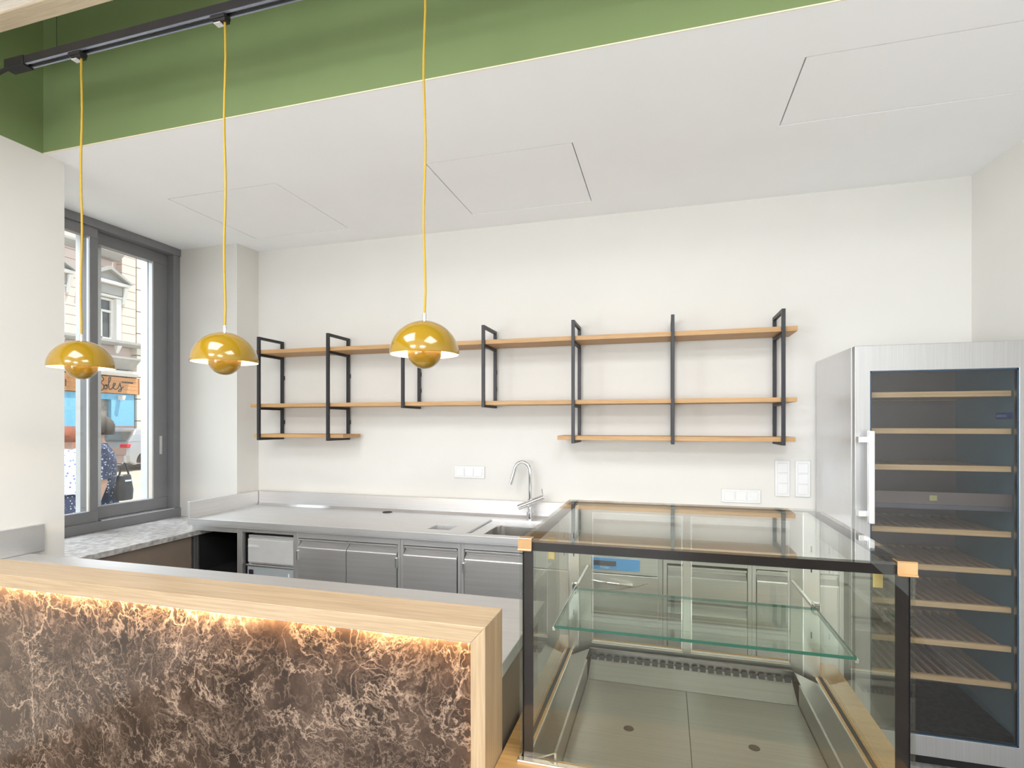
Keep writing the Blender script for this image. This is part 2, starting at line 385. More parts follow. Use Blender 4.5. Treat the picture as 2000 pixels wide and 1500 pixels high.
hd = MB(); hd.box(-3.795, -3.790, 3.262, 3.286, 1.31, 1.455); hd.build('pull_handle', M['alu'], s2, 0.002)
MB().lathe([(0.0, 0), (0.012, 0), (0.012, 0.006), (0, 0.006)], (0, 0, 0), 16).build('lock', M['alu'], s2).matrix_world = Matrix.Translation(Vector((-3.795, 3.272, 1.215)) - Vector((XW, 2.75, 0.83))) @ Matrix.Rotation(PI/2, 4, 'Y')
MB().box(-3.785, XW+0.015, 2.765, 3.335, 0.880, 0.886).build('sliding_rail', M['alu'], win, label='bright lower sliding rail')
w = MB(); w.box(-4.10, -3.90, 3.36, 3.9, FLOOR, 3.2); w.box(-4.10, -3.90, 1.5, 2.0, FLOOR, 3.2); w.box(-4.10, -3.90, 2.0, 3.36, 2.95, 3.2); w.box(-4.10, -3.90, 2.0, 3.36, FLOOR, 0.8)
w.box(-4.03, -3.91, 2.81, 2.90, 0.8, 2.95)
struct(w.build('wall_left_outer', mat_plain('pale_render', (0.62, 0.63, 0.63), 0.7)))
# stone sill slab
struct(MB().box(-3.735, -3.105, 2.093, 3.388, 0.779, 0.813).build('trim_2', M['granite'], bevel=0.003))
struct(MB().box(-3.16, -3.125, 2.3, 2.93, FLOOR, 0.778).build('trim_3', M['taupe']))
# shop windows behind the camera (daylight and the added front fill enter here)
for k, (x0, x1, y0, y1, z0, z1) in enumerate(((-3.80, -3.74, -4.3, -0.9, 0.25, 2.45), (-3.4, -1.32, -6.74, -6.68, 0.35, 2.85), (-1.08, 1.0, -6.74, -6.68, 0.35, 2.85))):
    g = MB()
    if k == 0:
        for yy in (y0, -2.63, y1-0.06): g.box(x0, x1, yy, yy+0.06, z0, z1)
        g.box(x0, x1, y0, y1, z0, z0+0.06); g.box(x0, x1, y0, y1, z1-0.06, z1)
    else:
        for xx in (x0, (x0+x1)/2-0.03, x1-0.06): g.box(xx, xx+0.06, y0, y1, z0, z1)
        g.box(x0, x1, y0, y1, z0, z0+0.06); g.box(x0, x1, y0, y1, z1-0.06, z1)
    struct(g.build('window_%d' % (k+2), M['anthracite']))
for (lx, ly), where in zip(FILL_PANELS, ('under the raft on the window side', 'under the raft on the fridge side', 'far from the raft on the window side', 'far from the raft on the fridge side')):  # housings of the added fill lights, out of view
    p = thing('added_fill_panel', 'square white light panel added as fill ' + where, 'light', (lx, ly, 3.2), 'added fill light panels over the guest room')
    MB().box(lx-0.60, lx+0.60, ly-0.60, ly+0.60, 3.175, 3.235).build('housing', M['plasticwhite'], p, 0.004)
    for dx in (-0.5, 0.5): MB().tube([(lx+dx, ly, 3.235), (lx+dx, ly, ZU)], 0.002, 6).build('wire', M['blackmetal'], p)

# acoustic raft hanging at the top left
raft = thing('ceiling_raft', 'pale wooden acoustic ceiling raft with perforated panel at the top left corner', 'ceiling panel', (-2.0, 0.9, 3.25))
r = MB(); r.box(-3.0, 1.4, 1.552, 1.63, 3.25, 3.33); r.box(-3.0, 1.4, 0.2, 0.28, 3.25, 3.33)
r.build('wood_frame', M['raftwood'], raft, 0.003)
MB().prism([(1.552, 3.256), (1.552, 3.32), (1.490, 3.32), (1.496, 3.285)], 'x', -3.0, 1.4).build('inner_batten', mat_oak('whitewashed_ash', 'x', (0.86, 0.80, 0.72), (0.76, 0.69, 0.6), 0.5, 0.5), raft)
pm, n, l, p = nm('perforated_board'); setp(p, (0.78, 0.66, 0.54), 0.6)
vv = coords(n, l, (55, 55, 0.001)); fr = n.new('ShaderNodeVectorMath'); fr.operation = 'FRACTION'; l.new(vv, fr.inputs[0])
sb = n.new('ShaderNodeVectorMath'); sb.operation = 'DISTANCE'; sb.inputs[1].default_value = (0.5, 0.5, 0.0)
sx = n.new('ShaderNodeVectorMath'); sx.operation = 'MULTIPLY'; sx.inputs[1].default_value = (1, 1, 0); l.new(fr.outputs[0], sx.inputs[0]); l.new(sx.outputs[0], sb.inputs[0])
l.new(ramp(n, l, sb.outputs['Value'], [(0.24, (0.10, 0.045, 0.02)), (0.30, (0.78, 0.66, 0.54))]), p.inputs['Base Color'])
MB().box(-3.0, 1.4, 0.28, 1.49, 3.285, 3.30).build('perforated_panel', pm, raft)
for xx in (-2.6, 1.0):
    MB().tube([(xx, 0.9, 3.30), (xx, 0.9, ZU)], 0.006).build('hanger', M['blackmetal'], raft)

# ------------------------------------------------------------------ bar: oak frame with marble front, steel worktop
bar = thing('bar_counter', 'oak framed bar front with brown veined marble panel and hidden warm light', 'counter', (-1.7, 1.31, FLOOR))
ZB = 1.05; XE = -0.424
MB().prism([(XL, ZB), (XE, ZB), (XE-0.038, ZB-0.042), (XL, ZB-0.042)], 'y', 1.244, 1.388).build('oak_top', M['oakx'], bar, 0.0015)
MB().prism([(XE, ZB), (XE, FLOOR), (XE-0.036, FLOOR), (XE-0.0385, ZB-0.0425)], 'y', 1.244, 1.388).build('end_panel', M['oakz'], bar, 0.0015)
MB().box(XL, XE-0.037, 1.288, 1.306, FLOOR+0.08, 1.004).build('marble_panel', M['marble'], bar)
MB().box(XL, XE-0.037, 1.306, 1.386, FLOOR, 1.004).build('backing', M['taupe'], bar)
MB().box(XL, XE-0.037, 1.30, 1.32, FLOOR, FLOOR+0.08).build('plinth', M['blackmetal'], bar)
MB().box(XL+0.02, XE-0.042, 1.262, 1.266, 0.9997, 1.0078).build('added_light_lip', M['alu'], bar)  # added hidden lip that keeps the strip's light off the floor
MB().box(XL+0.02, XE-0.042, 1.270, 1.280, 1.0025, 1.0077).build('led_strip', M['led'], bar, label='warm glowing light strip under the oak top')
MB().box(XE-0.0415, XE-0.0388, 1.278, 1.286, 0.1, 0.998).build('led_strip', M['ledside'], bar, label='warm glowing light strip beside the end panel')

wt = thing('bar_worktop', 'brushed steel worktop behind the oak bar with upstand on left wall', 'worktop', (-1.7, 1.65, 0.86))
MB().box(XL, XE, 1.389, 1.917, 0.86, 0.90).build('top', M['steelx'], wt, 0.002)
MB().box(XL, XL+0.022, 1.389, 1.984, 0.901, 1.036).build('upstand', M['steelx'], wt, 0.002)
bc = thing('bar_base_cabinet', 'taupe base cabinet under the steel worktop behind the oak bar', 'cabinet', (-1.7, 1.65, FLOOR))
MB().box(XL, XE-0.012, 1.392, 1.86, 0.02, 0.845).build('carcass', M['taupe'], bc)
for k in range(5): MB().box(XL+0.01+0.525*k, XL+0.525*(k+1), 1.861, 1.88, 0.04, 0.83).build('rear_door', M['steeldoor'], bc, 0.002, label='brushed steel door on the staff side')
MB().box(XL, XE-0.02, 1.40, 1.86, 0.845, 0.859).build('shadow_gap', M['steelx'], bc, label='steel support strip')
MB().box(XL, XE-0.06, 1.40, 1.84, FLOOR, 0.02).build('plinth', M['black'], bc)

SXA, SXB, SYA, SYB = -0.370, 0.525, 1.366, 2.135           # the showcase's footprint
deck = thing('display_base', 'golden oak base deck carrying the glass showcase', 'counter', (0.08, 1.75, FLOOR))
MB().plate([-0.422, SXA+0.02, SXB-0.02, 0.60], [1.10, SYA+0.02, SYB-0.02, 2.22], {(1, 1)}, 0.63, 0.665).build('deck', M['oakdeck'], deck)
MB().plate([-0.418, SXA+0.02, SXB-0.02, 0.58], [1.13, SYA+0.02, SYB-0.02, 2.20], {(1, 1)}, FLOOR+0.08, 0.63).build('carcass', M['taupe'], deck)
MB().box(-0.40, 0.56, 1.18, 2.15, FLOOR, FLOOR+0.08).build('plinth', M['black'], deck)

# ------------------------------------------------------------------ back counter
ct = thing('back_worktop', 'long brushed steel worktop with sink and upstand along the back wall', 'worktop', (-1.2, 3.3, 0.855))
xs = [-3.155, -1.418, -1.265, -1.14, -0.68, 0.84]; ys = [2.925, 2.99, 3.036, 3.185, 3.47, 3.575]
MB().plate(xs, ys, {(1, 2), (3, 1), (3, 2), (3, 3)}, 0.862, 0.90).build('top', M['steelx'], ct, 0.0015)
MB().box(-3.155, 0.84, 2.926, 2.945, 0.855, 0.862).build('front_lip', M['steelx'], ct)
MB().box(-3.135, 0.84, 3.575, 3.592, 0.87, 1.013).build('upstand', M['steeldoor'], ct, 0.002)
MB().box(-3.157, -3.137, 2.926, 3.592, 0.87, 1.013).build('upstand', M['steely'], ct, 0.002)
MB().prism([(3.555, 0.9005), (3.575, 0.9005), (3.575, 0.918)], 'x', -3.13, 0.84).build('cove', M['steelx'], ct)
sk = MB().plate([-1.135, -1.05, -0.77, -0.685], [2.992, 3.015, 3.335, 3.465], {(1, 1)}, 0.880, 0.886).build('sink', M['steely'], ct)
rings = [rrect(-1.055, -0.765, 3.010, 3.340, 0.05, 0.8868), rrect(-1.050, -0.77, 3.015, 3.335, 0.05, 0.882), rrect(-1.042, -0.778, 3.023, 3.327, 0.05, 0.72), rrect(-1.02, -0.80, 3.045, 3.305, 0.05, 0.70)]
MB().loft(rings, False, True).build('bowl', mat_steel('polished_bowl_steel', 'z', (0.66, 0.65, 0.63), 0.16), sk, smooth=True)
ch = MB(); ch.box(-1.416, -1.411, 3.038, 3.183, 0.70, 0.8995); ch.box(-1.272, -1.267, 3.038, 3.183, 0.70, 0.8995); ch.box(-1.416, -1.267, 3.038, 3.043, 0.70, 0.8995); ch.box(-1.416, -1.267, 3.178, 3.183, 0.70, 0.8995)
ch.build('waste_chute', M['steelz'], ct, label='open square waste chute')
MB().lathe([(0.0, 0.901), (0.022, 0.901), (0.026, 0.9045), (0.034, 0.9045), (0.036, 0.9005)], (-1.955, 3.52, 0), 24).build('grommet', M['black'], ct, smooth=True, label='dark round cable grommet')

tp = thing('sink_tap', 'polished chrome mixer tap with tall curved spout at the sink', 'tap', (-0.872, 3.495, 0.90))
tx, ty = -0.872, 3.495
MB().lathe([(0.0, 0.9005), (0.024, 0.9005), (0.024, 0.957), (0.017, 0.962), (0.017, 1.04)], (tx, ty, 0), 24).build('base', M['chrome'], tp, smooth=True)
cx0 = tx-0.055; pts = [(tx, ty, 1.01), (tx, ty, 1.12), (tx, ty, 1.215)]
for k in range(1, 11):
    a = PI*k/10*0.92; pts.append((cx0+0.055*math.cos(a), ty, 1.225+0.066*math.sin(a)))
pts += [(tx-0.122, ty-0.004, 1.190), (tx-0.137, ty-0.006, 1.140)]
MB().tube(pts, [0.013]*4+[0.0125]*(len(pts)-6)+[0.0135, 0.0135], 14).build('spout', M['chrome'], tp, smooth=True)
bo = MB().tube([(tx-0.078, ty-0.01, 0.987), (tx+0.098, ty-0.01, 1.062)], 0.020, 18).build('mixer_body', M['chrome'], tp, smooth=True)
MB().tube([(tx+0.088, ty-0.01, 1.070), (tx+0.083, ty-0.01, 1.115)], 0.0042, 8).build('lever', M['chrome'], bo, smooth=True)

# base cabinets in a row under the worktop: each cabinet a thing of its own
ZT = 0.854; YF = 2.965
def cabinet(name, label, cat, x0, x1, parts, z_rail=0.808, group='steel base cabinets along the back wall', back=True):
    t = thing(name, label, cat, ((x0+x1)/2, 3.25, FLOOR), group)
    for a in (x0, x1-0.019): MB().box(a, a+0.019, YF, 3.56, 0.10, ZT).build('side_post', M['steelz'], t, 0.001)
    MB().box(x0+0.019, x1-0.019, YF+0.002, YF+0.022, z_rail, ZT).build('top_rail', M['steelx'], t, 0.001)
    MB().box(x0, x1, 3.00, 3.55, FLOOR, 0.10).build('plinth', M['black'], t)
    MB().box(x0+0.019, x1-0.019, 3.54, 3.56, 0.10, ZT).build('rear_panel', M['black'], t)
    MB().box(x0+0.019, x1-0.019, YF+0.03, 3.54, 0.10, 0.12).build('bottom', M['black'], t)
    return t
def flange_door(parent, x0, x1, top=0.803, bottom=0.13):
    y = YF
    prof = [(y+0.002, top), (y+0.002, top-0.010), (y+0.026, top-0.012), (y+0.026, top-0.027), (y-0.006, top-0.050), (y-0.008, top-0.056), (y-0.008, bottom), (y+0.030, bottom), (y+0.030, top)]
    d = MB().prism(prof, 'x', x0, x1).build('door', M['steeldoor'], parent, 0.001)
    return d
def hinge(parent, x, z):
    MB().box(x-0.007, x+0.007, YF-0.022, YF-0.004, z-0.032, z+0.032).build('hinge', M['alu'], parent, 0.003)
c1 = cabinet('open_cabinet', 'open steel base cabinet with dark empty bay next to window sill', 'cabinet', -3.155, -2.757, None, 0.812)
li = MB(); li.box(-3.136, -3.126, YF+0.03, 3.54, 0.12, 0.84); li.box(-2.786, -2.776, YF+0.03, 3.54, 0.12, 0.84)
li.build('lining', M['black'], c1); MB().box(-3.126, -2.786, 3.0, 3.53, 0.50, 0.515).build('shelf', M['black'], c1)
c2 = cabinet('ice_machine_bay', 'steel bay frame around the built in ice machine', 'cabinet', -2.756, -2.310, None, 0.822)
li = MB(); li.box(-2.737, -2.731, YF+0.03, 3.54, 0.12, 0.84); li.build('lining', M['black'], c2)
im = thing('ice_machine', 'steel ice machine with blue badge inside the second bay', 'ice machine', (-2.53, 3.25, 0.12))
MB().box(-2.715, -2.335, 3.0, 3.5, 0.125, 0.80).build('body', M['steelx'], im, 0.004)
MB().prism([(2.998, 0.785), (2.972, 0.778), (2.972, 0.625), (2.986, 0.612), (2.998, 0.612)], 'x', -2.695, -2.337).build('flap_door', mat_plain('pearl_grey_metal', (0.68, 0.68, 0.67), 0.35, 0.3), im, 0.003)
MB().box(-2.716, -2.336, 2.976, 2.999, 0.594, 0.606).build('front_edge', M['alu'], im, 0.003)
MB().box(-2.690, -2.600, 2.968, 2.9715, 0.722, 0.738).build('vent_slot', M['plasticgrey'], im, label='grey slot on the flap')
MB().box(-2.71, -2.34, 2.985, 2.999, 0.14, 0.590).build('lower_panel', mat_plain('bluish_grey_panel', (0.50, 0.55, 0.57), 0.35, 0.4), im, 0.002)
MB().box(-2.694, -2.660, 2.978, 2.9845, 0.53, 0.57).build('switch', M['display'], im, 0.002)
MB().lathe([(0, 0), (0.006, 0), (0.006, 0.004), (0, 0.004)], (0, 0, 0), 12).build('button', M['display'], im).matrix_world = Matrix.Translation(Vector((-2.642, 2.985, 0.553)) - origin(im)) @ Matrix.Rotation(PI/2, 4, 'X')
bd = MB().lathe([(0, 0), (0.021, 0), (0.021, 0.003), (0, 0.003)], (0, 0, 0), 28).build('badge', M['bluedark'], im, label='round blue badge'); bd.matrix_world = Matrix.Translation(Vector((-2.377, 2.985, 0.548)) - origin(im)) @ Matrix.Rotation(PI/2, 4, 'X')
mk = MB().box(-2.383, -2.371, 2.9805, 2.982, 0.532, 0.562).build('badge_mark', M['plasticwhite'], im)
sc_ = MB().lathe([(0, 0), (0.005, 0), (0.005, 0.003), (0, 0.003)], (0, 0, 0), 10).build('catch', M['display'], im); sc_.matrix_world = Matrix.Translation(Vector((-2.507, 2.976, 0.635)) - origin(im)) @ Matrix.Rotation(PI/2, 4, 'X')
c3 = cabinet('double_door_cabinet', 'wide steel base cabinet with two flanged doors left of the waste chute', 'cabinet', -2.309, -1.558, None)
flange_door(c3, -2.287, -1.934); flange_door(c3, -1.930, -1.581); hinge(c3, -2.287, 0.70); hinge(c3, -1.579, 0.70)
c4 = cabinet('single_door_cabinet', 'narrow steel base cabinet with one flanged door below the waste chute', 'cabinet', -1.557, -1.163, None)
flange_door(c4, -1.535, -1.187)
c5 = cabinet('single_door_cabinet', 'steel base cabinet with one flanged door below the sink', 'cabinet', -1.162, -0.74, None)
flange_door(c5, -1.138, -0.765); hinge(c5, -1.141, 0.70)
# glass washer behind the showcase
gw = thing('glass_washer', 'steel glass washer with blue control panel seen through the showcase', 'dishwasher', (-0.375, 3.25, FLOOR))
MB().box(-0.738, -0.013, 2.985, 3.55, 0.0, 0.85).build('body', M['steelx'], gw, 0.002)
MB().box(-0.735, -0.035, 2.955, 2.984, 0.735, 0.848).build('fascia', M['steelx'], gw, 0.002)
dr = MB().box(-0.735, -0.035, 2.955, 2.984, 0.10, 0.730).build('door', M['steeldoor'], gw, 0.003)
cp = MB().box(-0.46, -0.131, 2.948, 2.9545, 0.754, 0.818).build('control_panel', M['blue'], gw, 0.002, label='bright blue control panel')
MB().box(-0.378, -0.256, 2.945, 2.9478, 0.777, 0.803).build('display', M['display'], cp)
bt = MB().lathe([(0, 0), (0.017, 0), (0.017, 0.005), (0, 0.005)], (0, 0, 0), 24).build('start_button', M['plasticwhite'], cp); bt.matrix_world = Matrix.Translation(Vector((-0.195, 2.9478, 0.786)) - origin(gw)) @ Matrix.Rotation(PI/2, 4, 'X')
text('lettering', 'M-iClean', 0.014, M['plasticwhite'], cp, Matrix.Translation((-0.342, 2.9475, 0.763)) @ FACE_Y, shear=0.2)
lg = MB().lathe([(0.010, 0), (0.0155, 0), (0.0155, 0.003), (0.010, 0.003)], (0, 0, 0), 24).build('round_emblem', M['plasticwhite'], gw); lg.matrix_world = Matrix.Translation(Vector((-0.052, 2.9548, 0.80)) - origin(gw)) @ Matrix.Rotation(PI/2, 4, 'X')
MB().tube([(-0.46+0.29*k/12, 2.945-0.028*math.sin(PI*k/12), 0.700-0.022*(k/12)**2) for k in range(13)], 0.008, 10).build('handle', M['chrome'], dr, smooth=True)
MB().tube([(-0.40+0.31*k/14, 2.955, 0.640+0.055*(k/14)**2.2) for k in range(15)], 0.0025, 6).build('door_groove', M['taupe'], dr, smooth=True)
c6 = cabinet('drawer_cabinet', 'steel base cabinet with two drawers right of the glass washer', 'cabinet', -0.010, 0.425, None)
for z0, z1 in ((0.615, 0.795), (0.13, 0.600)):
    d = MB().prism([(YF+0.002, z1), (YF+0.002, z1-0.010), (YF+0.026, z1-0.012), (YF+0.026, z1-0.03), (YF-0.006, z1-0.052), (YF-0.006, z0), (YF+0.028, z0), (YF+0.028, z1)], 'x', 0.013, 0.402).build('drawer', M['steeldoor'], c6, 0.001)
c7 = cabinet('single_door_cabinet', 'steel base cabinet with one flanged door beside the wine fridge', 'cabinet', 0.426, 0.84, None)
flange_door(c7, 0.448, 0.818)

# ------------------------------------------------------------------ wall shelf of oak boards in black steel brackets
sh = thing('wall_shelf', 'long wall shelf of oak boards held in seven black steel brackets', 'shelf', (-1.1, 3.6, 1.425))
BX = [-2.913, -2.318, -1.727, -1.145, -0.553, 0.043, 0.640]; TB = 0.010
long_z = (1.427, 2.197); short_z = (1.657, 2.195)
boards_z = {'top': (2.072, 2.100), 'mid': (1.673, 1.699), 'low': (1.446, 1.472)}
def bracket(x, z0, z1, zs):
    b = MB(); y0, y1 = 3.312, 3.585
    b.box(x-TB, x+TB, y0, y0+0.02, z0, z1); b.box(x-TB, x+TB, y1-0.02, y1, z0, z1)
    b.box(x-TB, x+TB, y0+0.02, y1-0.02, z1-0.02, z1); b.box(x-TB, x+TB, y0+0.02, y1-0.02, z0, z0+0.02)
    for z in zs: b.box(x-TB, x+TB, y0+0.02, y1-0.02, z-0.018, z)
    bk = b.build('bracket', M['blackmetal'], sh, 0.0012)
    MB().box(x-0.008, x+0.008, 3.585, 3.5995, z1-0.30, z1-0.27).build('wall_fixing', M['blackmetal'], bk)
    MB().box(x-0.008, x+0.008, 3.585, 3.5995, z0+0.12, z0+0.15).build('wall_fixing', M['blackmetal'], bk)
for i, x in enumerate(BX):
    if i in (2, 3): bracket(x, *short_z, [2.071])
    else: bracket(x, *long_z, [2.071, 1.672])
BY = (3.334, 3.563)
def board(name, x0, x1, z): MB().box(x0, x1, *BY, z[0], z[1]).build(name, M['oakshelf'], sh, 0.0012)
board('shelf_board', -2.970, 0.716, boards_z['top']); board('shelf_board', -3.000, 0.713, boards_z['mid'])
board('shelf_board', -2.968, -2.203, (1.4475, 1.4735)); board('shelf_board', -0.655, 0.705, (1.4475, 1.4735))

# ------------------------------------------------------------------ sockets and switches on the back wall
def outlet(name, label, x0, x1, z0, z1, horizontal):
    t = thing(name, label, 'socket', ((x0+x1)/2, 3.6, (z0+z1)/2), 'white triple wall plates above the steel worktop')
    MB().box(x0, x1, 3.588, 3.5995, z0, z1).build('frame', M['plasticwhite'], t, 0.003)
    L = (x1-x0) if horizontal else (z1-z0); m_ = 0.013; step = (L-2*m_)/3
    for k in range(3):
        a = m_+k*step+0.003; b = a+step-0.006
        bx = (x0+a, x0+b, z0+m_, z1-m_) if horizontal else (x0+m_, x1-m_, z0+a, z0+b)
        MB().box(bx[0], bx[1], 3.583, 3.588, bx[2], bx[3]).build('insert', M['plasticwhite'], t, 0.002)
outlet('wall_socket', 'white horizontal triple socket plate left of the sink tap', -1.457, -1.229, 1.162, 1.247, True)
outlet('wall_socket', 'white horizontal triple socket plate above the showcase', 0.339, 0.565, 1.059, 1.141, True)
outlet('wall_switch', 'white upright triple plate further from the fridge', 0.645, 0.727, 1.107, 1.326, False)
outlet('wall_switch', 'white upright triple plate closest to the fridge', 0.757, 0.839, 1.107, 1.325, False)

# ------------------------------------------------------------------ wine fridge
fr = thing('wine_fridge', 'tall steel wine fridge with dark glass door and wooden racks', 'fridge', (1.22, 3.25, FLOOR))
FX0, FX1, FZ0, FZ1 = 0.868, 1.575, 0.0, 1.92
MB().box(FX0, FX0+0.035, 2.955, 3.585, FZ0, FZ1).build('side_panel', mat_plain('silver_side_paint', (0.74, 0.74, 0.75), 0.26, 0.55, var=0.01), fr, 0.002)
b = MB(); b.box(FX1-0.035, FX1, 2.955, 3.585, FZ0, FZ1); b.box(FX0+0.035, FX1-0.035, 2.955, 3.585, FZ1-0.05, FZ1); b.box(FX0+0.035, FX1-0.035, 2.955, 3.585, FZ0, FZ0+0.06)
b.build('body', M['steelfridge'], fr, 0.002)
b = MB(); b.box(FX0+0.036, FX0+0.041, 2.97, 3.52, 0.061, 1.868); b.box(FX1-0.041, FX1-0.036, 2.97, 3.52, 0.061, 1.868); b.box(FX0+0.041, FX1-0.041, 2.97, 3.52, 1.862, 1.868); b.box(FX0+0.041, FX1-0.041, 2.97, 3.52, 0.061, 0.08)
b.build('inner_liner', M['fridgeliner'], fr)
MB().box(FX0+0.036, FX1-0.036, 3.50, 3.53, 0.061, 1.868).build('inner_back', M['fridgeback'], fr)
MB().box(FX0+0.042, FX1-0.042, 2.985, 3.49, 0.081, 0.12).build('floor_mat', M['black'], fr)
MB().box(FX0+0.06, FX1-0.06, 3.0, 3.5, FLOOR, FZ0).build('plinth', M['black'], fr)
d = MB(); GX0, GX1, GZ0, GZ1 = 0.935, 1.512, 0.108, 1.798
d.plate([FX0+0.002, GX0, GX1, FX1], [FZ0+0.012, GZ0, GZ1, FZ1], {(1, 1)}, -2.948, -2.908)
for v in d.b.verts: x, z, y = v.co; v.co = (x, -y, z)
dr = d.build('door', M['steelfridge'], fr, 0.002)
MB().box(GX0, GX1, 2.914, 2.919, GZ0, GZ1).build('glass_pane', M['darkglass'], dr)
ed = MB(); ed.box(GX0, GX0+0.006, 2.9105, 2.9135, GZ0, GZ1); ed.box(GX1-0.006, GX1, 2.9105, 2.9135, GZ0, GZ1); ed.box(GX0, GX1, 2.9105, 2.9135, GZ0, GZ0+0.006); ed.box(GX0, GX1, 2.9105, 2.9135, GZ1-0.006, GZ1)
ed.build('glazing_frame', mat_plain('dark_blue_gasket', (0.02, 0.05, 0.09), 0.3), dr)
h = MB(); h.box(0.906, 0.932, 2.838, 2.862, 1.085, 1.518)
hb = h.build('handle', M['alu'], dr, 0.004)
for z in (1.475, 1.128): MB().box(0.872, 0.912, 2.862, 2.907, z-0.014, z+0.014).build('handle_mount', M['alu'], hb, 0.002)
MB().box(FX0-0.0015, FX0+0.02, 2.949, 2.954, FZ0+0.02, FZ1-0.02).build('door_gasket', M['plasticgrey'], fr)
sl = MB().box(-0.008, 0.008, 0.0, 0.46, 0.0, 0.016).mesh('slat', mat_oak('grey_brown_slat', 'y', (0.50, 0.37, 0.26), (0.40, 0.28, 0.19), 0.5), (0, 0, 0))
for z in (1.688, 1.515, 1.342, 1.044, 0.872, 0.700, 0.522, 0.355):
    k = MB(); k.box(0.925, 1.512, 3.44, 3.47, z-0.012, z+0.004)
    s_ = k.build('rack', M['beech'], fr)
    MB().box(0.915, 1.513, 2.965, 2.985, z-0.013, z+0.013).build('rack_front', M['beech'], s_, 0.002, label='pale beech front strip')
    for i in range(14): piece('slat', sl, s_, (0.945+0.0415*i, 2.986, z-0.010))
dv = MB().box(FX0+0.042, FX1-0.042, 2.99, 3.49, 1.145, 1.166).build('zone_divider', mat_plain('blue_grey_divider', (0.11, 0.12, 0.15), 0.4), fr)
MB().box(1.205, 1.235, 2.986, 2.9895, 1.185, 1.21).build('label_sticker', M['sticker'], fr)
MB().box(FX0+0.045, FX1-0.045, 2.99, 3.00, 1.167, 1.225).build('control_strip', M['fridgeback'], fr)
lgo = MB().box(1.527, 1.5335, 2.995, 3.115, 1.572, 1.602).build('maker_badge', M['bluedark'], fr, 0.002, label='small dark blue badge on the inner right wall')
text('lettering', 'LIEBHERR', 0.019, mat_plain('pale_blue_print', (0.25, 0.32, 0.55), 0.5), lgo, Matrix.Translation((1.5266, 3.108, 1.580)) @ Matrix.Rotation(-PI/2, 4, 'Z') @ FACE_Y)
gv = MB().box(-0.0005, 0.0015, 0.0, 0.04, 0, 0.003).mesh('vent_slot', M['black'], (0, 0, 0))
for i in range(12): piece('vent_slot', gv, fr, (FX0+0.0415, 3.02, 1.55+0.009*i))
bx = MB().box(1.04, 1.16, 3.22, 3.34, 1.921, 1.952).build('junction_box', M['plasticwhite'], None, 0.003)
tag(bx, 'small white box lying on top of the wine fridge', 'box')
MB().box(1.085, 1.115, 3.2165, 3.2195, 1.928, 1.944).build('cover_plate', M['plasticgrey'], bx)

# ------------------------------------------------------------------ glass showcase
case = thing('glass_showcase', 'refrigerated glass showcase with black edged panes and steel tray', 'showcase', (0.08, 1.75, 0.665))
SX0, SX1, SY0, SY1, SZ0, SZ1 = -0.370, 0.525, 1.366, 2.135, 0.667, 1.245
t = 0.006
MB().box(SX0+0.012, SX1-0.012, SY0, SY0+t, SZ0, SZ1-t).build('front_pane', M['glass'], case)
MB().box(SX0, SX0+t, SY0, SY1-0.03, SZ0, SZ1-t).build('side_pane', M['glass'], case)
MB().box(SX1-t, SX1, SY0, SY1-0.03, SZ0, SZ1-t).build('side_pane', M['glass'], case)
MB().box(SX0, SX1, SY0, SY1, SZ1-t, SZ1).build('top_pane', M['topglass'], case)
# printed black borders, on the inner face of each pane
def strips(boxes, name, label=None):
    m_ = MB()
    for q in boxes: m_.box(*q)
    m_.build(name, M['blackborder'], case, label=label)
yb = SY0+t+0.0006
strips([(SX0+t+0.001, SX0+0.036, yb, yb+0.001, SZ0, SZ1-t-0.001), (SX1-0.036, SX1-t-0.001, yb, yb+0.001, SZ0, SZ1-t-0.001), (SX0+0.036, SX1-0.036, yb, yb+0.001, SZ1-0.030, SZ1-t-0.001)], 'front_border')
zb = SZ1-t-0.0006
strips([(SX0+0.002, SX1-0.002, SY0+t+0.003, SY0+0.028, zb-0.001, zb), (SX0+t+0.001, SX0+0.045, SY0+0.028, SY1-0.04, zb-0.001, zb), (SX1-0.045, SX1-t-0.001, SY0+0.028, SY1-0.04, zb-0.001, zb), (SX0+t+0.001, SX1-t-0.001, SY1-0.04, SY1-0.002, zb-0.001, zb)], 'top_border')
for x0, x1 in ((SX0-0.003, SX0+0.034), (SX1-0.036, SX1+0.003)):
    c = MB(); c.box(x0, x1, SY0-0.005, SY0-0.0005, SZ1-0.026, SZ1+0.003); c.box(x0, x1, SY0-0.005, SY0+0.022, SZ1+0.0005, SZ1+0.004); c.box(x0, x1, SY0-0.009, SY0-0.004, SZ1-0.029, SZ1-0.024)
    c.build('corner_clip', mat_plain('chrome_with_warm_reflection', (0.78, 0.50, 0.26), 0.15, 1.0, var=0.01), case, 0.001, label='polished corner clip')  # orange reflection in the chrome clips is put into the metal colour
yellowish = mat_plain('pale_yellow_tab', (0.62, 0.47, 0.20), 0.3, 0.6)  # pale yellow metal colour for the two small tabs
MB().box(SX0+0.055, SX0+0.075, SY0+0.10, SY0+0.106, SZ1-0.075, SZ1-0.012).build('pane_tab', yellowish, case, 0.003, label='small pale yellow tab under the top pane')
tb = MB(); tb.box(SX1-0.066, SX1-0.046, SY0+0.045, SY0+0.051, SZ1-0.072, SZ1-0.012); tb.box(SX1-0.078, SX1-0.03, SY0+0.045, SY0+0.051, SZ1-0.03, SZ1-0.012)
tb.build('pane_tab', yellowish, case, 0.002, label='small pale yellow tab under the top pane')
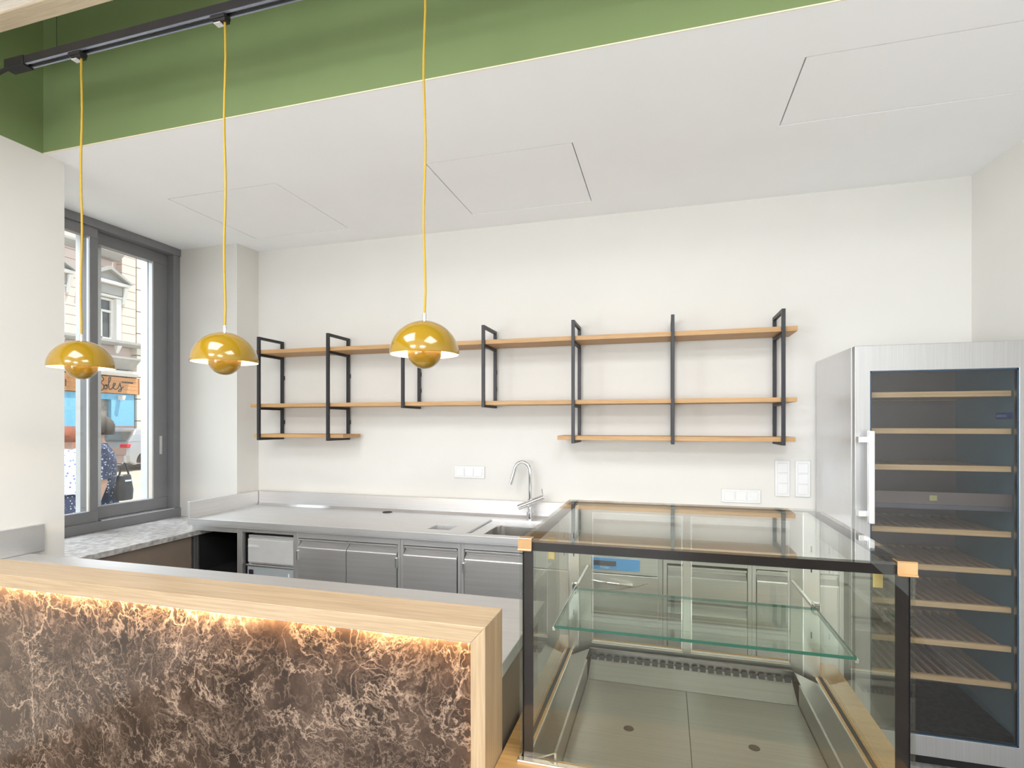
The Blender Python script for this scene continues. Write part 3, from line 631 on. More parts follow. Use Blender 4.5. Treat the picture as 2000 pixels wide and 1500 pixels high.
MB().box(SX0-0.004, SX1+0.004, SY0-0.016, SY0+0.004, 0.652, 0.672).build('front_rail', mat_plain('warm_satin_rail', (0.70, 0.60, 0.46), 0.22, 0.9), case, 0.003)
# steel insides: side ledges, tray sides, two floor plates, sloping rear plate with vents
TX0, TX1, TZ = -0.279, 0.429, 0.690; FZ = 0.622
for a, bq in ((SX0+0.012, TX0), (SX1-0.012, TX1)):
    MB().prism([(a, 0.655), (bq, TZ), (bq, TZ-0.004), (a, 0.650)], 'y', SY0+0.01, 2.05).build('side_ledge', M['steelcase'], case)
    sgn = 1 if bq < 0 else -1
    MB().box(min(bq, bq+sgn*0.006), max(bq, bq+sgn*0.006), SY0+0.01, 1.955, 0.60, TZ).build('tray_side', M['steelcase'], case)
    MB().box(min(a, a-sgn*0.010), max(a, a-sgn*0.010), SY0+0.01, SY1-0.04, 0.642, 0.668).build('seal', M['black'], case)
    MB().box(min(a, a+sgn*0.006)+sgn*0.004, max(a, a+sgn*0.006)+sgn*0.004, SY0+0.01, SY1-0.05, 0.650, 0.664).build('seal_strip', M['alu'], case)
for x0, x1 in ((TX0+0.008, 0.069), (0.071, TX1-0.008)):
    MB().box(x0, x1, SY0+0.012, 1.949, FZ-0.004, FZ).build('tray_plate', M['steelcase'], case)
MB().box(TX0, TX1, SY0+0.012, 1.96, FZ-0.03, FZ-0.02).build('tray_base', M['black'], case)
for x, y in ((-0.107, 1.666), (0.245, 1.665)):
    MB().lathe([(0.0, 0.0012), (0.0145, 0.0012), (0.0155, 0.0)], (x, y, FZ), 24).build('drain_hole', M['black'], case)
MB().prism([(1.952, FZ-0.003), (1.952, FZ), (2.052, 0.662), (2.052, 0.656)], 'x', TX0+0.008, TX1-0.008).build('rear_plate', M['steelcase'], case)
vs = MB().prism([(-0.006, -0.002), (0.001, -0.003), (0.009, 0.016), (0.002, 0.018)], 'x', -0.0098, 0.0098).mesh('vent_slot', M['black'], (0, 0, 0))
for i in range(25): piece('vent_slot', vs, case, (TX0+0.020+0.0278*i, 2.043, 0.655))
MB().box(TX0, TX1, 2.056, 2.066, 0.658, 0.690).build('rear_sill', mat_steel('steel_with_dark_reflection', 'x', (0.22, 0.21, 0.21), 0.3), case)  # the steel's dark reflection is put into its base colour
rp = MB(); rp.plate([SX0+0.03, -0.277, 0.064, 0.090, 0.427, SX1-0.03], [0.64, 0.695, 1.205, 1.238], {(1, 1), (3, 1)}, -2.108, -2.096)
for v in rp.b.verts: x, z, y = v.co; v.co = (x, -y, z)
rp.build('rear_frame', M['steelcase'], case)
for x0, x1 in ((SX0+0.004, SX0+0.046), (SX1-0.062, SX1-0.006)):
    p_ = MB(); p_.box(x0, x1, 2.088, 2.12, 0.64, 1.238); pp = p_.build('rear_post', M['alu'], case, 0.004)
    xx = (x0+x1)/2
    for z in (0.80, 1.03, 1.10): MB().box(xx-0.002, xx+0.002, 2.0868, 2.0878, z, z+0.022).build('slot', M['black'], pp)
for x0, x1 in ((-0.275, 0.062), (0.092, 0.425)):
    g = MB(); g.box(x0, x0+0.004, 2.108, 2.114, 0.697, 1.203); g.box(x1-0.004, x1, 2.108, 2.114, 0.697, 1.203); g.box(x0+0.004, x1-0.004, 2.108, 2.114, 0.697, 0.701); g.box(x0+0.004, x1-0.004, 2.108, 2.114, 1.199, 1.203)
    rd = g.build('rear_door', M['alu'], case)
    MB().box(x0+0.004, x1-0.004, 2.109, 2.113, 0.701, 1.199).build('pane', M['glass'], rd)
gs = MB().box(-0.287, 0.428, 1.417, 1.762, 1.0, 1.008).build('glass_shelf', [M['shelfglass'], M['glassedge']], case, side=lambda nn: 0 if abs(nn.z) > 0.5 else 1)
for x in (-0.290, 0.431):
    a = MB(); a.box(x-0.004, x+0.004, 1.425, 2.09, 0.990, 0.9995); a.build('shelf_arm', M['alu'], case, 0.001)
for k, (x, sgn) in enumerate(((-0.290, 1), (0.431, -1))):
    MB().box(x-0.010, x+0.010, 1.765, 1.79, 0.985, 1.018).build('shelf_stop', M['chrome'], case, 0.003)

# ------------------------------------------------------------------ light track and pendant lamps
YT = 1.66
tr = thing('light_track', 'black ceiling light track with power feed hanging over the bar', 'light track', (-1.4, YT, 3.10))
k = MB(); k.box(-2.733, 1.0, YT-0.019, YT-0.007, 3.103, 3.137); k.box(-2.733, 1.0, YT+0.007, YT+0.019, 3.103, 3.137); k.box(-2.733, 1.0, YT-0.007, YT+0.007, 3.118, 3.137)
k.build('rail', M['blackmetal'], tr, 0.001)
MB().box(-2.65, 1.0, YT-0.0065, YT+0.0065, 3.112, 3.1175).build('conductor', M['alu'], tr, label='bright conductor slot')
k = MB(); k.box(-2.65, 1.0, YT-0.018, YT-0.0085, 3.1018, 3.1028); k.box(-2.65, 1.0, YT+0.011, YT+0.0175, 3.1018, 3.1028); k.build('edge_line', mat_plain('grey_blue_profile', (0.33, 0.37, 0.45), 0.25, 0.5), tr)
MB().box(-2.775, -2.66, YT-0.022, YT+0.022, 3.098, 3.140).build('feed_end', M['black'], tr, 0.002)
MB().tube([(-2.775, YT, 3.118), (-2.83, YT, 3.108), (-2.90, YT, 3.085), (-2.99, YT, 3.05), (-3.075, YT, 3.02)], 0.008, 8).build('feed_cable', M['black'], tr, smooth=True)
for xx in (-2.505, 0.6):
    MB().tube([(xx, YT+0.01, 3.137), (xx, YT+0.01, ZU)], 0.0012, 6).build('suspension_wire', M['black'], tr)
    MB().box(xx-0.014, xx+0.014, YT-0.004, YT+0.024, 3.137, 3.150).build('wire_clip', M['black'], tr, 0.002)

def pendant(x, label, zshift=0.0):
    t = thing('pendant_lamp', label, 'lamp', (x, YT, 1.735), 'mustard pendant lamps over the bar')
    zb = 1.735
    R = 0.117; zr = 1.783; zt = 1.897; N = 20
    outer = [(R*math.sin(PI/2*k/N)+(0.004 if k == 0 else 0), zr+(zt-zr)*math.cos(PI/2*k/N)) for k in range(0, N+1)]
    ob = MB().lathe([(0.0, zt)]+outer[1:]+[(R-0.0015, zr-0.0008)], (x, YT, 0), 48).build('dome_shade', M['mustard'], t, smooth=True)
    inner = [((R-0.003)*math.sin(PI/2*k/N), zr+(zt-0.003-zr)*math.cos(PI/2*k/N)) for k in range(1, N+1)]
    MB().lathe([(0.0, zt-0.003)]+inner+[(R-0.0012, zr-0.0007)], (x, YT, 0), 48).build('dome_lining', M['lampwhite'], t, smooth=True)
    r2 = 0.058; zc = 1.735+r2; 
    bowl = [(r2*math.sin(PI/2*k/12), zc-r2*math.cos(PI/2*k/12)) for k in range(1, 13)]
    MB().lathe([(0.0, zc-r2)]+bowl+[(r2*0.985, zc+0.014), (r2*0.955, zc+0.014), (r2*0.95, zc)], (x, YT, 0), 40).build('bowl_shade', M['mustard'], t, smooth=True)
    inb = [((r2-0.003)*math.sin(PI/2*k/12), zc-(r2-0.003)*math.cos(PI/2*k/12)) for k in range(1, 13)]
    MB().lathe([(0.0, zc-r2+0.003)]+inb+[(r2*0.95, zc+0.013)], (x, YT, 0), 40).build('bowl_lining', M['lampwhite'], t, smooth=True)
    MB().lathe([(0.0, -0.019), (0.012, -0.015), (0.019, 0.0), (0.012, 0.015), (0.0, 0.019)], (x, YT, 1.818), 16).build('bulb', M['bulb'], t, smooth=True)
    MB().tube([(x, YT, 1.836), (x, YT, 1.894)], 0.011, 12).build('lamp_holder', M['lampwhite'], t)
    for a in (0.5, 0.5+2*PI/3, 0.5+4*PI/3):
        MB().tube([(x+0.055*math.cos(a), YT+0.055*math.sin(a), zc+0.012), (x+0.075*math.cos(a), YT+0.075*math.sin(a), 1.868)], 0.0015, 5).build('stay', M['lampwhite'], t)
    MB().lathe([(0.0075, 1.896), (0.0065, 1.899), (0.0065, 1.921), (0.0045, 1.924), (0.0, 1.924)], (x, YT, 0), 16).build('cap', M['alu'], t, smooth=True, label='small silver cap')
    zz = [1.923+(3.085-1.923)*k/16 for k in range(17)]
    MB().tube([(x+0.0035*math.sin(k*0.9+x*7)*(0 if k in (0, 16) else 1), YT, z) for k, z in enumerate(zz)], 0.0041, 8).build('cord', M['cord'], t, smooth=True, label='yellow textile cord')
    a = MB(); a.box(x-0.055, x+0.012, YT-0.017, YT+0.017, 3.088, 3.1015); a.prism([(x-0.052, 3.088), (x-0.01, 3.076), (x+0.012, 3.076), (x+0.012, 3.088)], 'y', YT-0.014, YT+0.014)
    ad = a.build('track_adapter', M['black'], t, 0.002)
    MB().box(x-0.042, x-0.012, YT-0.0125, YT+0.0125, 3.0725, 3.0758).build('adapter_plate', M['plasticgrey'], ad, 0.001)
    lo = light('pendant_light', 'POINT', (x, YT, 1.792+0.028), 13.0, (1.0, 0.68, 0.34), rad=0.016); lo.parent = t; lo.location = Vector((0, 0, 1.842-1.735))
    return t
pendant(-2.348, 'mustard dome pendant lamp in front of the left window')
pendant(-1.611, 'mustard dome pendant lamp in front of the white window reveal')
pendant(-0.782, 'mustard dome pendant lamp in front of the oak shelf')

# ------------------------------------------------------------------ outside: street, house across, car, passers-by
struct(MB().box(-60, -4.1, -30, 60, FLOOR-0.3, FLOOR).build('street', mat_plain('sandy_asphalt', (0.46, 0.42, 0.34), 0.9, var=0.12, scale=1.5)))
struct(MB().box(-20.1, -19.1, -10, 40, FLOOR, FLOOR+0.10).build('pavement', mat_plain('pale_kerb_paving', (0.50, 0.47, 0.42), 0.9)))
pink = mat_plain('pale_pink_render', (0.74, 0.60, 0.53), 0.85, var=0.04, scale=1.5); cream = mat_plain('cream_render', (0.78, 0.72, 0.62), 0.85, var=0.04, scale=1.5)
grey_mld = mat_plain('grey_stone_and_shade', (0.40, 0.39, 0.37), 0.85, var=0.1, scale=3); whitest = mat_plain('white_stone_casing', (0.80, 0.78, 0.74), 0.8)
house = thing('town_house', 'pale pink town house with rusticated facade and pedimented windows across the street', 'building', (-20, 14, FLOOR))
XF = -20.0
MB().box(-24, XF-0.25, 6, 26, FLOOR, 14).build('house_body', pink, house)
wy = [14.9, 12.9, 10.9, 8.9]
z = 4.70; courses = []
cz = [4.70+0.328*k for k in range(18)]
full = MB().box(-0.25, 0.03, 0.0, 0.55, 0.008, 0.320).mesh('stone_course', pink)
wide = MB().box(-0.25, 0.03, 0.0, 0.86, 0.008, 0.320).mesh('stone_course', pink)
for zz in cz:
    piece('stone_course', full, house, (XF, 15.60, zz))
    for a, b_ in zip(wy[1:], wy[:-1]):
        piece('stone_course', wide, house, (XF, a+0.57, zz))
crm = MB().box(-0.25, 0.06, 0.0, 1.45, 0.012, 0.84).mesh('stone_block', cream)
for k in range(13): piece('stone_block', crm, house, (XF, 16.18, FLOOR+0.01+0.86*k))
for k in range(13): piece('stone_block', crm, house, (XF, 17.66, FLOOR+0.01+0.86*k))
glz = mat_plain('dim_window_glass', (0.10, 0.11, 0.11), 0.05, var=0.3, scale=2)
for y in wy:
    fm = MB(); fm.box(XF-0.16, XF-0.08, y-0.44, y-0.36, 4.7, 6.25); fm.box(XF-0.16, XF-0.08, y+0.36, y+0.44, 4.7, 6.25); fm.box(XF-0.16, XF-0.08, y-0.36, y+0.36, 6.17, 6.25); fm.box(XF-0.16, XF-0.06, y-0.36, y+0.36, 5.72, 5.80); fm.box(XF-0.16, XF-0.08, y-0.035, y+0.035, 4.7, 5.72); fm.box(XF-0.16, XF-0.08, y-0.36, y+0.36, 4.70, 4.78)
    wf = fm.build('window', whitest, house)
    MB().box(XF-0.20, XF-0.17, y-0.44, y+0.44, 4.7, 6.25).build('pane', glz, wf)
    cs = MB(); cs.box(XF-0.25, XF+0.10, y-0.64, y-0.44, 4.70, 6.27); cs.box(XF-0.25, XF+0.10, y+0.44, y+0.64, 4.70, 6.27)
    cs.build('casing', whitest, house, 0.02)
    e_ = MB(); e_.box(XF-0.25, XF+0.12, y-0.66, y+0.66, 6.28, 6.36); e_.build('casing_head', whitest, house, 0.015)
    e_ = MB(); e_.box(XF-0.25, XF+0.16, y-0.62, y+0.62, 6.37, 6.72); e_.build('entablature', grey_mld, house, 0.01)
    e_ = MB(); e_.box(XF-0.25, XF+0.34, y-0.80, y+0.80, 6.73, 6.84); e_.build('pediment_base', whitest, house, 0.01)
    MB().prism([(y-0.80, 6.85), (y+0.80, 6.85), (y, 7.22)], 'x', XF-0.25, XF+0.20).build('pediment_field', grey_mld, house)
    for sg in (-1, 1):
        MB().prism([(y+sg*0.88, 6.85), (y+sg*0.80, 6.83), (y, 7.23), (y, 7.36)], 'x', XF-0.25, XF+0.42).build('pediment_slope', grey_mld, house)
    for sg in (-0.73, 0.73):
        MB().loft([rrect(XF-0.05, XF+0.10, y+sg-0.06, y+sg+0.06, 0.03, 6.10), rrect(XF-0.05, XF+0.16, y+sg-0.07, y+sg+0.07, 0.03, 6.35), rrect(XF-0.05, XF+0.28, y+sg-0.08, y+sg+0.08, 0.03, 6.71)]).build('corbel', whitest, house)
MB().prism([(XF-0.25, 7.98), (XF+0.36, 7.98), (XF+0.36, 7.90), (XF+0.1, 7.72), (XF-0.25, 7.72)], 'y', 7.0, 15.45).build('upper_cornice', grey_mld, house)
MB().prism([(XF-0.25, 4.69), (XF+0.22, 4.69), (XF+0.22, 4.60), (XF+0.08, 4.50), (XF-0.25, 4.50)], 'y', 7.0, 18.5).build('sill_cornice', grey_mld, house)
for y in (15.4, 13.4, 11.4): MB().loft([rrect(XF, XF+0.06, y-0.05, y+0.05, 0.02, 4.22), rrect(XF, XF+0.20, y-0.09, y+0.09, 0.02, 4.495)]).build('corbel', whitest, house)
MB().prism([(XF-0.25, 4.05), (XF+0.55, 4.05), (XF+0.55, 3.98), (XF+0.12, 3.60), (XF-0.25, 3.60)], 'y', 7.0, 15.95).build('shop_cornice', grey_mld, house)  # grey here is the cornice's shadow put into its colour
MB().prism([(XF-0.25, 3.58), (XF+0.22, 3.56), (XF+0.22, 3.46), (XF+0.08, 3.36), (XF-0.25, 3.36)], 'y', 7.0, 16.15).build('fascia_moulding', whitest, house)
bl = mat_plain('sky_blue_shopfront', (0.20, 0.50, 0.72), 0.6, var=0.06)
sf = MB(); sf.box(XF-0.25, XF-0.01, 7.0, 12.2, 1.45, 2.68); sf.box(XF-0.25, XF-0.01, 12.2, 14.25, 2.46, 2.68); sf.box(XF-0.25, XF-0.01, 15.22, 16.12, 1.45, 2.68); sf.box(XF-0.25, XF-0.01, 13.4, 14.25, 1.45, 2.46); sf.box(XF-0.25, XF-0.01, 14.25, 15.22, 2.46, 2.68)
sf.build('shopfront', bl, house, label='sky blue painted shopfront')
MB().box(XF-0.25, XF-0.005, 7.0, 16.12, FLOOR, 1.44).build('shopfront_base', mat_plain('terracotta_base', (0.52, 0.22, 0.12), 0.8), house)
dw = MB(); dw.box(XF-0.24, XF-0.16, 14.25, 15.22, 1.45, 2.46); MBd = dw.build('shop_door', mat_plain('weathered_door', (0.33, 0.30, 0.27), 0.5, var=0.2), house)
MB().box(XF-0.24, XF-0.16, 12.2, 13.4, 1.45, 2.46).build('shop_window', glz, house)
lamp_m = MB(); lamp_m.loft([rrect(XF-0.01, XF+0.22, 15.46, 15.58, 0.03, 2.45), rrect(XF-0.01, XF+0.26, 15.44, 15.60, 0.03, 2.62)])
lw_ = lamp_m.build('wall_lantern', whitest, None); tag(lw_, 'small white lantern under the shop sign across the street', 'lantern')
sign = thing('shop_sign', 'orange wooden shop sign with dark lettering on the house across the street', 'sign', (XF+0.1, 14.5, 3.0))
pl = MB().box(XF-0.005, XF+0.08, 0, 4.2, 0.0, 0.148).mesh('plank', mat_oak('orange_sign_wood', 'y', (0.66, 0.33, 0.14), (0.52, 0.23, 0.09), 0.6, 0.2))
for y0 in (12.02,):
    for k_ in range(4): piece('plank', pl, sign, (0, y0, 2.70+0.154*k_))
inkm = mat_plain('dark_sign_paint', (0.07, 0.055, 0.05), 0.6)
text('lettering', 'DELI', 0.34, inkm, sign, Matrix.Translation((XF+0.082, 12.93, 2.855)) @ FACE_X, 0.004)
def stroke(name, pts, r=0.016):
    import itertools
    P_ = [Vector((XF+0.086, y, z)) for y, z in pts]; out = []
    for i in range(len(P_)-1):
        p0, p1, p2, p3 = P_[max(i-1, 0)], P_[i], P_[i+1], P_[min(i+2, len(P_)-1)]
        for s_ in range(6):
            u = s_/6; out.append(0.5*((2*p1)+(p2-p0)*u+(2*p0-5*p1+4*p2-p3)*u*u+(3*p1-p0-3*p2+p3)*u**3))
    out.append(P_[-1]); MB().tube(out, r, 6).build(name, inkm, sign, smooth=True)
# the script word, letter by letter: B, o, l, e, s
stroke('letter', [(14.56, 2.80), (14.62, 3.20), (14.70, 3.27), (14.82, 3.27), (14.86, 3.17), (14.76, 3.06), (14.66, 3.02), (14.80, 3.02), (14.88, 2.93), (14.84, 2.81), (14.72, 2.76), (14.62, 2.80)])
stroke('letter', [(14.93, 2.98), (14.87, 2.90), (14.93, 2.83), (15.00, 2.90), (14.94, 2.99), (15.02, 2.96)])
stroke('letter', [(15.02, 2.96), (15.10, 3.16), (15.12, 3.27), (15.06, 3.25), (15.05, 3.00), (15.08, 2.84), (15.16, 2.84)])
stroke('letter', [(15.16, 2.86), (15.26, 2.97), (15.30, 3.06), (15.24, 3.07), (15.22, 2.92), (15.30, 2.84), (15.40, 2.90)])
stroke('letter', [(15.40, 2.90), (15.46, 3.02), (15.48, 3.10), (15.50, 2.98), (15.54, 2.88), (15.50, 2.77), (15.42, 2.78), (15.50, 2.86), (15.62, 2.96)])
yy = 15.54
for wd in (0.05, 0.035, 0.05, 0.02, 0.06, 0.05, 0.03, 0.05, 0.045, 0.03, 0.05):
    MB().box(XF+0.081, XF+0.086, yy, yy+wd*0.75, 3.10+random.uniform(-0.004, 0.004), 3.155).build('small_letter', inkm, sign); yy += wd
fe = MB(); fe.box(XF-0.0, XF+0.10, 16.225, 16.262, 2.69, 3.32); fe.box(XF-0.0, XF+0.10, 12.0, 12.018, 2.69, 3.32); fe.build('end_batten', mat_oak('dark_sign_wood', 'z', (0.5, 0.24, 0.1), (0.4, 0.17, 0.06)), sign)

# car seen from behind
carp = mat_plain('silver_grey_car_paint', (0.42, 0.42, 0.43), 0.22, 0.5, var=0.02, Coat_Weight=0.8)
CX, CY = -18.19, 13.72
car = thing('car', 'silver grey hatchback parked across the street seen from behind', 'car', (CX, CY, FLOOR))
def arc(cyc, r, a0, a1, nn=10): return [(cyc+r*math.cos(a0+(a1-a0)*k/nn), 0.31+r*math.sin(a0+(a1-a0)*k/nn)) for k in range(nn+1)]
W0 = 0.62; W1 = 3.22
low = [(0.03, 0.34), (0.0, 0.55), (0.03, 0.80), (0.10, 0.99), (1.0, 1.01), (2.7, 0.98), (3.55, 0.88), (3.95, 0.72), (4.05, 0.50), (4.0, 0.25)]
low += arc(W1, 0.37, -0.25, PI+0.25) + arc(W0, 0.37, -0.25, PI+0.25)
def car_ring(prof, hx, shrink): 
    cyy, czz = 2.0, 0.6
    return [(CX+hx, CY+cyy+(y-cyy)*shrink, FLOOR+czz+(z_-czz)*shrink) for y, z_ in prof]
MB().loft([car_ring(low, -0.87, 0.965), car_ring(low, -0.80, 1.0), car_ring(low, 0.80, 1.0), car_ring(low, 0.87, 0.965)]).build('car_body', carp, car)
def cabin(scale_y, prof, h0): return prof
gh = [[(-0.78, 0.10, 0.98), (0.78, 0.10, 0.98), (0.78, 2.85, 0.97), (-0.78, 2.85, 0.97)], [(-0.74, 0.30, 1.25), (0.74, 0.30, 1.25), (0.74, 2.35, 1.25), (-0.74, 2.35, 1.25)], [(-0.66, 0.42, 1.41), (0.66, 0.42, 1.41), (0.66, 1.95, 1.42), (-0.66, 1.95, 1.42)], [(-0.50, 0.60, 1.455), (0.50, 0.60, 1.455), (0.50, 1.75, 1.46), (-0.50, 1.75, 1.46)]]
MB().loft([[(CX+a, CY+b_, FLOOR+c_) for a, b_, c_ in r_] for r_ in gh]).build('cabin', carp, car, 0.04)
cg = mat_plain('dark_car_glass', (0.10, 0.11, 0.11), 0.04, var=0.1)
MB().loft([[(CX-0.66, CY+0.125, FLOOR+1.03), (CX+0.66, CY+0.125, FLOOR+1.03), (CX+0.60, CY+0.345, FLOOR+1.34), (CX-0.60, CY+0.345, FLOOR+1.34)], [(CX-0.66, CY+0.10, FLOOR+1.04), (CX+0.66, CY+0.10, FLOOR+1.04), (CX+0.60, CY+0.325, FLOOR+1.345), (CX-0.60, CY+0.325, FLOOR+1.345)]]).build('rear_window', cg, car)
for y0, y1, y2, y3 in ((0.62, 1.25, 1.25, 0.72), (1.33, 2.45, 2.10, 1.33)):
    q = lambda dx: [(CX+0.765+dx, CY+y0, FLOOR+1.03), (CX+0.765+dx, CY+y1, FLOOR+1.03), (CX+0.700+dx, CY+y2, FLOOR+1.35), (CX+0.700+dx, CY+y3, FLOOR+1.35)]
    MB().loft([q(0), q(0.025)]).build('side_window', cg, car)
red = mat_plain('red_tail_light', (0.55, 0.02, 0.03), 0.15)
for sx in (-1, 1):
    x0, x1 = sorted((CX+sx*0.52, CX+sx*0.862))
    MB().box(x0, x1, CY+0.0, CY+0.24, FLOOR+0.80, FLOOR+0.93).build('tail_light', red, car, 0.02)
MB().box(CX-0.80, CX+0.80, CY-0.05, CY+0.12, FLOOR+0.28, FLOOR+0.56).build('bumper', carp, car, 0.04)
MB().box(CX-0.26, CX+0.26, CY-0.055, CY-0.045, FLOOR+0.42, FLOOR+0.53).build('number_plate', whitest, car)
tyr = mat_plain('tyre_rubber', (0.02, 0.02, 0.02), 0.8); rim = mat_plain('alloy_rim', (0.65, 0.65, 0.66), 0.3, 0.7)
for wyy in (W0, W1):
    for sx in (-1, 1):
        ro = Matrix.Translation(Vector((CX+sx*0.76, CY+wyy, FLOOR+0.31)) - origin(car)) @ Matrix.Rotation(PI/2*sx, 4, 'Y')
        ty_ = MB().lathe([(0.20, -0.10), (0.30, -0.10), (0.312, -0.07), (0.312, 0.07), (0.30, 0.10), (0.20, 0.10)], (0, 0, 0), 28).build('wheel', tyr, car, smooth=True); ty_.matrix_basis = ro
        rm = MB(); rm.lathe([(0.21, 0.095), (0.18, 0.085), (0.18, 0.02), (0.0, 0.02)], (0, 0, 0), 28)
        for s_ in range(7):
            a = 2*PI*s_/7; rm.tube([(0.03*math.cos(a), 0.03*math.sin(a), 0.06), (0.19*math.cos(a), 0.19*math.sin(a), 0.075)], 0.022, 6)
        r_o = rm.build('wheel_rim', rim, ty_)

# passers-by
skin_m = mat_plain('skin', (0.60, 0.36, 0.26), 0.55, var=0.05)
def dotted(name, base, dot, scale):
    m, n, l, p = nm(name); setp(p, base, 0.8)
    vo = n.new('ShaderNodeTexVoronoi'); vo.inputs['Scale'].default_value = scale; l.new(coords(n, l), vo.inputs['Vector'])
    l.new(ramp(n, l, vo.outputs['Distance'], [(0.22, dot), (0.30, base)]), p.inputs['Base Color']); return m
def skinned(name, chains, radii, mat, parent, root, sub=2):
    """One continuous surface grown on a skeleton of joints (Skin modifier)."""
    me = bpy.data.meshes.new(name); idx = {}; vs, es = [], []
    for ch in chains:
        for a, b_ in zip(ch, ch[1:]):
            for q in (a, b_):
                if q not in idx: idx[q] = len(vs); vs.append(q)
            es.append((idx[a], idx[b_]))
    me.from_pydata(vs, es, []); ob = bpy.data.objects.new(name, me); C.objects.link(ob); ob.parent = parent
    ob.modifiers.new('skin', 'SKIN').use_smooth_shade = True
    if not me.skin_vertices: me.attributes
    sv = me.skin_vertices[0].data
    for q, i in idx.items():
        r = radii.get(q, 0.04); sv[i].radius = (r, r) if not isinstance(r, tuple) else r; sv[i].use_root = (q == root)
    sb_ = ob.modifiers.new('sub', 'SUBSURF'); sb_.levels = sb_.render_levels = sub
    me.materials.append(mat); return ob
def person(label, loc, rotz, dress_m, hair_m, height=1.66, arm_bend=0.0, top_m=None):
    t = thing('person', label, 'person', loc, rotz=rotz); ORG[t.name] = Vector((0, 0, 0))
    k = height/1.66; S = lambda x, y, z: (round(x*k, 4), round(y*k, 4), round(z*k, 4))
    pel, spi, che, nek = S(0, 0, 0.92), S(0, -0.01, 1.08), S(0, -0.01, 1.27), S(0, 0, 1.42)
    hb, hm, ht = S(0, 0.015, 1.48), S(0, 0.02, 1.545), S(0, 0.01, 1.61)
    nose = S(0, 0.112, 1.535)
    chains = [[pel, spi, che, nek, hb, hm, ht]]; rad = {pel: 0.13*k, spi: 0.11*k, che: (0.13*k, 0.10*k), nek: 0.048*k, hb: 0.062*k, hm: (0.076*k, 0.094*k), ht: 0.055*k}
    for sx in (-1, 1):
        sh_, el, wr = S(sx*0.165, -0.005, 1.345), S(sx*0.215, -0.035, 1.07), S(sx*0.225, 0.03+arm_bend, 0.845)
        pa = S(sx*0.225, 0.05+arm_bend, 0.785)
        chains.append([che, sh_, el, wr, pa]); rad.update({sh_: 0.052*k, el: 0.037*k, wr: 0.024*k, pa: (0.030*k, 0.018*k)})
        for f_, (dy, ln) in enumerate(((-0.024, 0.062), (-0.008, 0.078), (0.009, 0.083), (0.026, 0.074))):
            f1 = S(sx*0.226, 0.052+arm_bend+dy, 0.745); f2 = S(sx*0.216, 0.056+arm_bend+dy, 0.745-ln*0.55); f3 = S(sx*0.202, 0.060+arm_bend+dy, 0.745-ln)
            chains.append([pa, f1, f2, f3]); rad.update({f1: 0.0095*k, f2: 0.0088*k, f3: 0.0075*k})
        t1, t2 = S(sx*0.214, 0.092+arm_bend, 0.775), S(sx*0.204, 0.108+arm_bend, 0.745)
        chains.append([pa, t1, t2]); rad.update({t1: 0.0105*k, t2: 0.009*k})
        hp, kn, an, toe = S(sx*0.085, 0, 0.86), S(sx*0.095, 0.02, 0.48), S(sx*0.095, -0.01, 0.09), S(sx*0.105, 0.13, 0.035)
        chains.append([pel, hp, kn, an, toe]); rad.update({hp: 0.088*k, kn: 0.055*k, an: 0.036*k, toe: 0.034*k})
    body = skinned('body', chains, rad, skin_m, t, pel)
    def ring(z_, rx, ry, cy_=0.0, nn=28): return [(rx*k*math.cos(2*PI*i/nn), (cy_+ry*math.sin(2*PI*i/nn))*k, z_*k) for i in range(nn)]
    if top_m is None:
        MB().loft([ring(0.50, 0.235, 0.205), ring(0.62, 0.215, 0.185), ring(0.80, 0.19, 0.16), ring(0.92, 0.175, 0.145), ring(1.08, 0.142, 0.122, -0.01), ring(1.22, 0.165, 0.128, -0.01), ring(1.33, 0.178, 0.105, -0.01), ring(1.385, 0.125, 0.078), ring(1.41, 0.075, 0.06)], False, False).build('dress', dress_m, t, smooth=True)
    else:
        MB().loft([ring(0.46, 0.225, 0.20), ring(0.62, 0.21, 0.18), ring(0.80, 0.19, 0.16), ring(0.95, 0.165, 0.14)], False, False).build('skirt', dress_m, t, smooth=True)
        MB().loft([ring(0.93, 0.185, 0.16), ring(1.08, 0.155, 0.132, -0.01), ring(1.22, 0.168, 0.13, -0.01), ring(1.33, 0.18, 0.107, -0.01), ring(1.385, 0.125, 0.08), ring(1.41, 0.075, 0.06)], False, False).build('blouse', top_m, t, smooth=True)
    for sx in (-1, 1):
        MB().tube([S(sx*0.12, -0.005, 1.35), S(sx*0.175, -0.01, 1.335), S(sx*0.205, -0.025, 1.20), S(sx*0.222, -0.035, 1.10)], [0.066*k, 0.072*k, 0.066*k, 0.064*k], 16, False).build('sleeve', top_m or dress_m, t, smooth=True)
    # head details: hair cap, eyes, nose, mouth, ears
    hr = MB(); nn = 24; rings = []
    for j in range(9):
        a = PI/2*j/8*1.28; rr = math.sin(a); zz_ = 1.535+0.122*math.cos(a)
        ring_ = []
        for i in range(nn):
            th = 2*PI*i/nn; ry = 0.112*rr; yv = ry*math.sin(th)-0.012
            if j > 4 and math.sin(th) > 0.35: yv = min(yv, 0.060-0.012*(j-4)); 
            wob = 1+0.05*math.sin(5*th+j)
            ring_.append((0.096*rr*math.cos(th)*k*wob, yv*k*wob, zz_*k))
        rings.append(ring_)
    rings[0] = [(q[0]*0.2+0.01*math.cos(2*PI*i/nn), q[1]*0.2+0.01*math.sin(2*PI*i/nn), q[2]) for i, q in enumerate(rings[1])]
    hr.loft(rings, True, True).build('hair', hair_m, t, smooth=True)
    ew = mat_plain('eye_dark', (0.03, 0.02, 0.02), 0.2)
